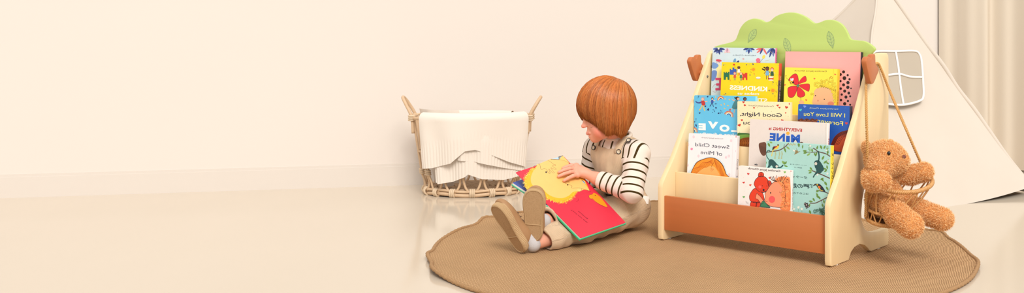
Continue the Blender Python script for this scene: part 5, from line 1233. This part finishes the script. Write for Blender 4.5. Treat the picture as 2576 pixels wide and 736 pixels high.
# ------- clothes
def wob3(v, sc, seed=0):
    r = np.random.default_rng(seed); o = np.zeros(len(v))
    for k in range(6): d = r.normal(size=3)*sc*(1+.5*k); o += np.sin(v@d+r.uniform(0, 6.28))/(1+.4*k)
    return o/2.5
def vnorm(v, f):
    n = np.cross(v[f[:, 2]]-v[f[:, 0]], v[f[:, 3]]-v[f[:, 1]]); o = np.zeros_like(v)
    for i in range(4): np.add.at(o, f[:, i], n)
    return o/(np.linalg.norm(o, axis=1)[:, None]+1e-12)
CFr = np.stack([cf, cl, V(0, 0, 1)])
SHM = (LSH+RSH)/2
def spine(z): return PEL*V(1, 1, 0)+(SHM-PEL)*V(1, 1, 0)*np.clip((z-.09)/(.288-.09), 0, 1.1)+V(0, 0, z)
def torso(fl, off=0.0, k=.03):
    fl.ell(spine(.175), (.068, .083, .095), CFr, k=k, off=off); fl.ell(spine(.245)+cf*.004, (.060, .082, .072), CFr, k=k, off=off); fl.ell(spine(.275), (.050, .080, .050), CFr, k=k, off=off)
    fl.cap(LSH-cl*.012+V(0, 0, .004), RSH+cl*.012+V(0, 0, .004), .040, .040, k=k, off=off)
fw_arm = unit(LWR-LEL)
def shirt(fl):
    torso(fl); fl.chain([LSH, LEL], [.047, .038], k=.02); fl.chain([LEL, LWR], [.038, .030], k=.012); fl.chain([RSH, REL], [.046, .040], k=.02); fl.chain([REL, RWR], [.04, .03], k=.012)
    fl.cap(NB-V(0, 0, .03), NB+V(0, 0, .010), .050, .043, k=.022)
    cw = LWR-fw_arm*.012; fl.cut(cw, fw_arm, .003, LWR-.06, LWR+.05); fl.cap(cw-fw_arm*.03, cw+fw_arm*.02, .0265, k=.002, op='sub')
    fl.cap(NB+V(0, 0, .008), NB+V(0, 0, .06), .0375, .042, k=.003, op='sub')
v, f = sdf(shirt, [LSH, RSH, LEL, LWR, REL, RWR, PEL+V(0, 0, .05), NB], .06, 1, .0022)
n_ = vnorm(v, f)
def seg_t(v, A_, B_):
    d = B_-A_; L = np.linalg.norm(d); t_ = np.clip(((v-A_)@d)/L/L, -.2, 1.2); return t_*L, np.linalg.norm(v-A_-np.clip(t_, 0, 1)[:, None]*d, axis=1)
tu, du = seg_t(v, LSH, LEL); tf_, df = seg_t(v, LEL, LWR); tr_, dr_ = seg_t(v, RSH, REL); trf, drf = seg_t(v, REL, RWR)
Lu = np.linalg.norm(LEL-LSH)
tz = -(v[:, 2]-.30)
ds = np.stack([du-.047, df-.040, dr_-.047, drf-.04, np.full(len(v), .004)], 1); which = ds.argmin(1)
lat = (v-(LSH+RSH)/2)@cl
st = np.choose(which, [tu+.004, tf_+Lu+.012, tr_, trf+.15, tz])
# yoke: stripes run over the shoulder
yoke = (v[:, 2] > .283) & (which != 1) & (which != 3); 
stripe = np.where(which == 0, tu+.004, st); fore = tf_+Lu+.012; fsel = np.where(which <= 1, (df-.038)-(du-.045), .05)
v = v+n_*(wob3(v, 38, 3)*.0022)[:, None]
m, t, b = nt('striped_jersey')
at = N(t, 'ShaderNodeAttribute', attribute_name='stripe'); a2 = N(t, 'ShaderNodeAttribute', attribute_name='yoke_lat'); a3 = N(t, 'ShaderNodeAttribute', attribute_name='yoke')
fx = math_node(t, 'GREATER_THAN', a3.outputs['Fac'], 0.0); mxv = N(t, 'ShaderNodeMix', data_type='FLOAT'); t.links.new(fx, mxv.inputs[0]); a4 = N(t, 'ShaderNodeAttribute', attribute_name='fore'); a5 = N(t, 'ShaderNodeAttribute', attribute_name='fsel'); mx0 = N(t, 'ShaderNodeMix', data_type='FLOAT'); t.links.new(math_node(t, 'LESS_THAN', a5.outputs['Fac'], 0.0), mx0.inputs[0]); t.links.new(at.outputs['Fac'], mx0.inputs[2]); t.links.new(a4.outputs['Fac'], mx0.inputs[3])
t.links.new(mx0.outputs[0], mxv.inputs[2]); t.links.new(a2.outputs['Fac'], mxv.inputs[3])
md = math_node(t, 'FRACT', math_node(t, 'DIVIDE', mxv.outputs[0], .0265)); msk = math_node(t, 'LESS_THAN', md, .235)
t.links.new(mix_col(t, msk, lin((226, 211, 198)), lin((66, 50, 22))), b.inputs['Base Color']); b.inputs['Roughness'].default_value = .9; b.inputs['Specular IOR Level'].default_value = .1; bump(t, b, noise(t, coords(t), 900, 2), .15, .001)
sh = mesh_obj('shirt', v-KO, f, m, kid, attrs={'stripe': stripe, 'yoke_lat': np.abs(lat)+.009, 'yoke': v[:, 2]-.280, 'fore': fore, 'fsel': fsel})
MRB = mat('rib_knit', (222, 207, 192), .9, .03, (200, 200, 20), .1)
nk = [NB+V(0, 0, .010)+(cf*math.cos(x)*.0425+cl*math.sin(x)*.0435)+V(0, 0, -.010*math.cos(x)) for x in np.linspace(0, 2*math.pi, 40, endpoint=False)]
mb = MB(); mb.tube([p-KO for p in nk], .0075, 10, True); mb.obj('collar', MRB, sh)
# overalls
lf_dir, rf_dir = unit(LAN-LK), unit(RAN-RK); LCU, RCU = LK+(LAN-LK)*.80, RK+(RAN-RK)*.90
def overalls(fl):
    fl.ell(PEL+V(0, 0, -.002)-cf*.010, (.086, .096, .082), CFr, k=0); fl.ell(PEL+V(0, 0, .075), (.073, .087, .075), CFr, k=.02)
    fl.ell(PEL+V(0, 0, .125)+cf*.003, (.074, .086, .055), CFr, k=.02)
    for ch, cu, d in (([LH, LK, LCU+lf_dir*.03], LCU, lf_dir), ([RH_, RK, RCU+rf_dir*.03], RCU, rf_dir)):
        g = Field(fl.lo, fl.lo+fl.h*(fl.n-1), fl.h); g.chain(ch, [.068, .053, .042], k=.03)
        g.cut(cu, d+V(0, 0, -.15), .003, cu-.08, cu+.08); g.cap(cu-d*.045, cu+d*.03, .028, .037, k=.003, op='sub')
        hh = np.maximum(.012-np.abs(fl.D-g.D), 0)/.012; fl.D = np.minimum(fl.D, g.D)-hh*hh*.003
    # bib: chest shell, cropped
    g2 = Field(fl.lo, fl.lo+fl.h*(fl.n-1), fl.h); torso(g2, .0062); g3 = Field(fl.lo, fl.lo+fl.h*(fl.n-1), fl.h); g3.box(spine(.225)+cf*.07, (.085, .073, .083), CFr, .006, 0)
    fl.D = np.minimum(fl.D, np.maximum(g2.D, g3.D))
    g4 = Field(fl.lo, fl.lo+fl.h*(fl.n-1), fl.h); g4.box(spine(.215)-cf*.07, (.075, .060, .075), CFr, .006, 0); fl.D = np.minimum(fl.D, np.maximum(g2.D, g4.D))
v, f = sdf(overalls, [PEL-cf*.08, LH, RH_, LK, RK, LCU, RCU, PEL+V(0, 0, .26)], .055, 1, .0024)
n_ = vnorm(v, f)
tl_, dl = seg_t(v, LH, LK); tl2, dl2 = seg_t(v, LK, LCU); tr1, dr1 = seg_t(v, RH_, RK); tr2, dr2 = seg_t(v, RK, RCU)
legd = np.minimum(np.minimum(dl, dl2), np.minimum(dr1, dr2))
def around(v, A_, B_):
    d = unit(B_-A_); u_ = unit(np.cross(d, V(0, 0, 1))); w_ = np.cross(d, u_); q = v-A_; return np.arctan2(q@w_, q@u_)*.052
isl = np.minimum(dl, dl2) < np.minimum(dr1, dr2)
rib = np.where((legd < .075) & (v[:, 2] < .16), np.where(isl, around(v, LH, LAN), around(v, RH_, RAN)), (v-PEL)@cl)
wr = wob3(v, 42, 5)*.0042+np.where(legd < .075, np.sin(np.where(isl, np.minimum(tl_, .25)+tl2, tr1+tr2)*70+4*rib/.05)*.0012, 0)
v = v+n_*wr[:, None]
v = press(v, .0150); v[:, 2] = np.maximum(v[:, 2], .0105+.0015*np.sin(v[:, 0]*40))
m, t, b = nt('corduroy')
at = N(t, 'ShaderNodeAttribute', attribute_name='rib'); w1 = math_node(t, 'SINE', math_node(t, 'MULTIPLY', at.outputs['Fac'], 2*math.pi/.0031)); w1 = math_node(t, 'MULTIPLY_ADD', w1, .5); w1.node.inputs[2].default_value = .5
n1 = noise(t, coords(t), 26, 3)
c1 = mix_col(t, w1, lin((198, 170, 138)), lin((214, 188, 158))); g = math_node(t, 'MULTIPLY_ADD', n1, .36); g.node.inputs[2].default_value = .82
t.links.new(mix_col(t, 1.0, c1, g, 'MULTIPLY'), b.inputs['Base Color']); b.inputs['Roughness'].default_value = .85; b.inputs['Specular IOR Level'].default_value = .12; b.inputs['Sheen Weight'].default_value = .15
bump(t, b, w1, .5, .001)
MCD = m
ov = mesh_obj('overalls', v-KO, f, MCD, kid, attrs={'rib': rib})
def strap(name, pts, w_, th, parent):
    p = smooth_curve(pts, 8); t_ = np.gradient(p, axis=0); t_ /= np.linalg.norm(t_, axis=1)[:, None]; vs = []; fs = []
    cen = (LSH+RSH)/2-V(0, 0, .02)
    for i in range(len(p)):
        o = p[i]-cen; o = o-cl*(o@cl)*.6; o = unit(o-t_[i]*(o@t_[i])); sd = unit(np.cross(t_[i], o))
        vs += [p[i]+sd*w_/2, p[i]+sd*w_/2*.9+o*th, p[i]-sd*w_/2*.9+o*th, p[i]-sd*w_/2]
    for i in range(len(p)-1):
        for k in range(4): fs.append((i*4+k, i*4+(k+1) % 4, i*4+4+(k+1) % 4, i*4+4+k))
    vs = np.array(vs); return mesh_obj(name, vs-KO, fs, MCD, parent, attrs={'rib': np.tile([-.01, -.009, .009, .01], len(p))})
def chest(latv, z, o=.0): 
    """point on the front of the chest"""
    y = math.sqrt(max(0, 1-(latv/.090)**2)); return spine(z)+cl*latv+cf*((.066 if z < .26 else .066-(z-.26)*.5)*y+o)
sl = []
for s in (-1, 1):
    SHT = (LSH if s > 0 else RSH)*.55+NB*.45; top = V(SHT[0], SHT[1], .336)
    pts = [chest(.054*s, .294, .009), chest(.052*s, .306, .010), top+cf*.034+V(0, 0, -.004), top+V(0, 0, .004), top-cf*.034-V(0, 0, .006), spine(.28)-cf*.060+cl*.040*s, spine(.22)-cf*.074+cl*.026*s]
    sl.append(strap('strap', pts, .026, .004, ov))
MBT, MBC = mat('button_rim', (44, 38, 36), .35, .05, spec=.5), mat('button_face', (206, 190, 164), .4, .06)
def button(u, v, Y, n, parent=ov):
    c = P(u, v, Y); n = unit(n); u_ = unit(np.cross(n, V(0, 0, 1))); w_ = np.cross(n, u_); prof_ = [(0, .0030), (.0064, .0030), (.0068, .0044), (.0082, .0044), (.0088, .003), (.0088, 0), (0, 0)]
    vs = []; fs = []; fm = []; K_ = 24
    for r_, h_ in prof_:
        for k in range(K_): a_ = 2*math.pi*k/K_; vs.append(c+u_*r_*math.cos(a_)+w_*r_*math.sin(a_)+n*h_-KO)
    for j in range(len(prof_)-1):
        for k in range(K_): fs.append((j*K_+k, j*K_+(k+1) % K_, (j+1)*K_+(k+1) % K_, (j+1)*K_+k)); fm.append(1 if j < 1 else 0)
    mesh_obj('button', vs, fs, [MBT, MBC], parent, fmat=fm)
KID_BUTTONS = [(1494, 371, chest(-.046, .292)[1]-.010, cf+V(0, 0, .2)), (1557, 381, chest(.047, .288)[1]-.012, cf+cl*.35+V(0, 0, .2)), (1582, 353, 3.622, cf+cl*.3+V(0, 0, .9))]
for bt in KID_BUTTONS: button(*bt)
mesh_obj('care_label', [p-KO for p in (P(1614, 490, 3.668), P(1633, 494, 3.672), P(1631, 513, 3.665), P(1612, 509, 3.66))], [(0, 1, 2, 3)], mat('label_satin', (250, 246, 240), .6, .02), ov, smooth=False)
# socks and shoes
MSO = mat('sock_knit', (192, 188, 188), .95, .06, (90, 90, 90), .1, .4, 400)
m, t, b = nt('crepe_sole'); v_ = coords(t); vo = N(t, 'ShaderNodeTexVoronoi'); vo.inputs['Scale'].default_value = 130; vo.feature = 'DISTANCE_TO_EDGE'; t.links.new(v_, vo.inputs['Vector'])
lt = math_node(t, 'LESS_THAN', vo.outputs['Distance'], .10); n1 = noise(t, v_, 60, 3)
t.links.new(mix_col(t, lt, mix_col(t, n1, lin((160, 126, 88)), lin((178, 144, 104))), lin((176, 142, 103))), b.inputs['Base Color']); b.inputs['Roughness'].default_value = .8; bump(t, b, lt, .6, .002)
MSL = m; MLE = mat('brown_leather', (166, 126, 88), .55, .08, (30, 30, 30), .3, .2, 300); MST2 = mat('sole_sidewall', (182, 150, 110), .75, .06, (60, 60, 60))
def shoe(heel, toe, n, ankle, inner):
    """heel, toe: ends of the sole's underside; n: outward normal of the sole"""
    t_ = unit(toe-heel); n = unit(n-t_*(n@t_)); s = np.cross(n, t_); L = np.linalg.norm(toe-heel)+.012
    root = bpy.data.objects.new('shoe', None); root.empty_display_size = .03; link(root, kid); root.location = heel-KO
    half = [(.0, .0), (.008, .020), (.028, .030), (.055, .0295), (.085, .031), (.115, .0365), (.14, .037), (.160, .031), (.172, .018), (.176, 0)]; k_ = L/.176
    A_ = [(x*k_, y*(1.0 if inner > 0 else .92)) for x, y in half]; B_ = [(x*k_, -y*(1.0 if inner < 0 else .92)) for x, y in half[1:-1]][::-1]
    ol = smooth_curve(A_+B_, 12, True); g_ = np.gradient(ol, axis=0); nr = np.stack([g_[:, 1], -g_[:, 0]], 1); nr /= np.linalg.norm(nr, axis=1)[:, None]+1e-9
    c0 = np.array([L/2, 0]); sg = np.sign(((ol-c0)*nr).sum(1)); nr *= sg[:, None]
    mb = MB(); K_ = len(ol); rows = []
    for d, o, rb in ((0, -.004, 0), (0, -.0015, 0), (-.002, 0, 0), (-.005, .0004, 1), (-.017, .0004, 1), (-.0175, -.0012, 0), (-.022, -.0012, 0), (-.024, -.004, 0)):
        rows.append([heel-t_*.006+t_*p[0]+s*p[1]+n*d for p in ol+nr*(o+(np.arange(K_) % 2*.0010 if rb else np.zeros(K_)))[:, None]])
    vs = [p-heel for r_ in rows for p in r_]; fs = [tuple(range(K_))]; fm = [0]
    for j in range(len(rows)-1):
        for i in range(K_): fs.append((j*K_+i, j*K_+(i+1) % K_, (j+1)*K_+(i+1) % K_, (j+1)*K_+i)); fm.append(0 if j < 1 else 1)
    fs.append(tuple(range((len(rows)-1)*K_, len(rows)*K_))); fm.append(1)
    o = mesh_obj('sole', vs, fs, [MSL, MST2], root, fmat=fm, smooth=False)
    # heel bar and rim on the tread
    mb = MB(); x = L*.30; pth = [heel+t_*x+s*y+n*.0006-heel for y in np.linspace(-.026, .026, 8)]; mb.tube(pth, .0016, 6)
    rim = [heel-t_*.006+t_*p[0]+s*p[1]+n*.0004-heel for p in (ol-nr*.0035)[::2]]; mb.tube(rim, .0013, 6, True); mb.obj('tread_bar', MST2, root)
    def up(fl):
        c = lambda x_, d_, y_=0: heel+t_*x_-n*d_+s*y_
        fl.ell(c(L*.78, .026), (L*.22, .032, .022), np.stack([t_, s, n]), k=0); fl.ell(c(L*.52, .030), (L*.3, .029, .028), np.stack([t_, s, n]), k=.02); fl.ell(c(L*.22, .036), (L*.22, .029, .034), np.stack([t_, s, n]), k=.02)
        fl.cut(c(0, .018), n, .002); an = c(L*.24, .075); fl.cap(c(L*.24, .040), an, .021, .027, k=.004, op='sub')
    v, f = sdf(up, [heel, toe, heel-n*.06, toe-n*.05], .04, 1, .0018)
    u_ = mesh_obj('upper', v-heel, f, MLE, root)
    mb = MB(); ring = [heel+t_*(L*.24+.030*math.cos(x_))-n*(.052+.006*math.cos(x_))+s*.0245*math.sin(x_)-heel for x_ in np.linspace(0, 2*math.pi, 24, endpoint=False)]; mb.tube(ring, .0032, 8, True); mb.obj('collar_trim', MLE, u_)
    mb = MB()
    for q in (.44, .52, .60): mb.tube(smooth_curve([heel+t_*L*q-n*.050+s*y-n*(.010-abs(y)*.35)-heel for y in (-.022, -.011, 0, .011, .022)], 4), .0022, 8)
    mb.obj('lace', mat('lace_cord', (120, 92, 70), .8), u_)
    an = heel+t_*L*.24-n*.045
    v, f = sdf(lambda fl: fl.chain([an, ankle, ankle+unit(ankle-an)*.003], [.0235, .0246, .0242], k=.004), [an, ankle], .045, 1, .0022)
    v[:, 2] = np.maximum(v[:, 2], .0105); mesh_obj('sock', v-KO, f, MSO, kid); return root
HN, TN = P(1312, 640, 3.325), P(1243, 520, 3.30); HN[2] = max(HN[2], .016)
shoe(HN, TN, V(-.70, -.68, -.25), LAN, -1)
shoe(P(1341, 604, 3.335), P(1344, 481, 3.312), V(-.12, -.98, .0), RAN, 1)
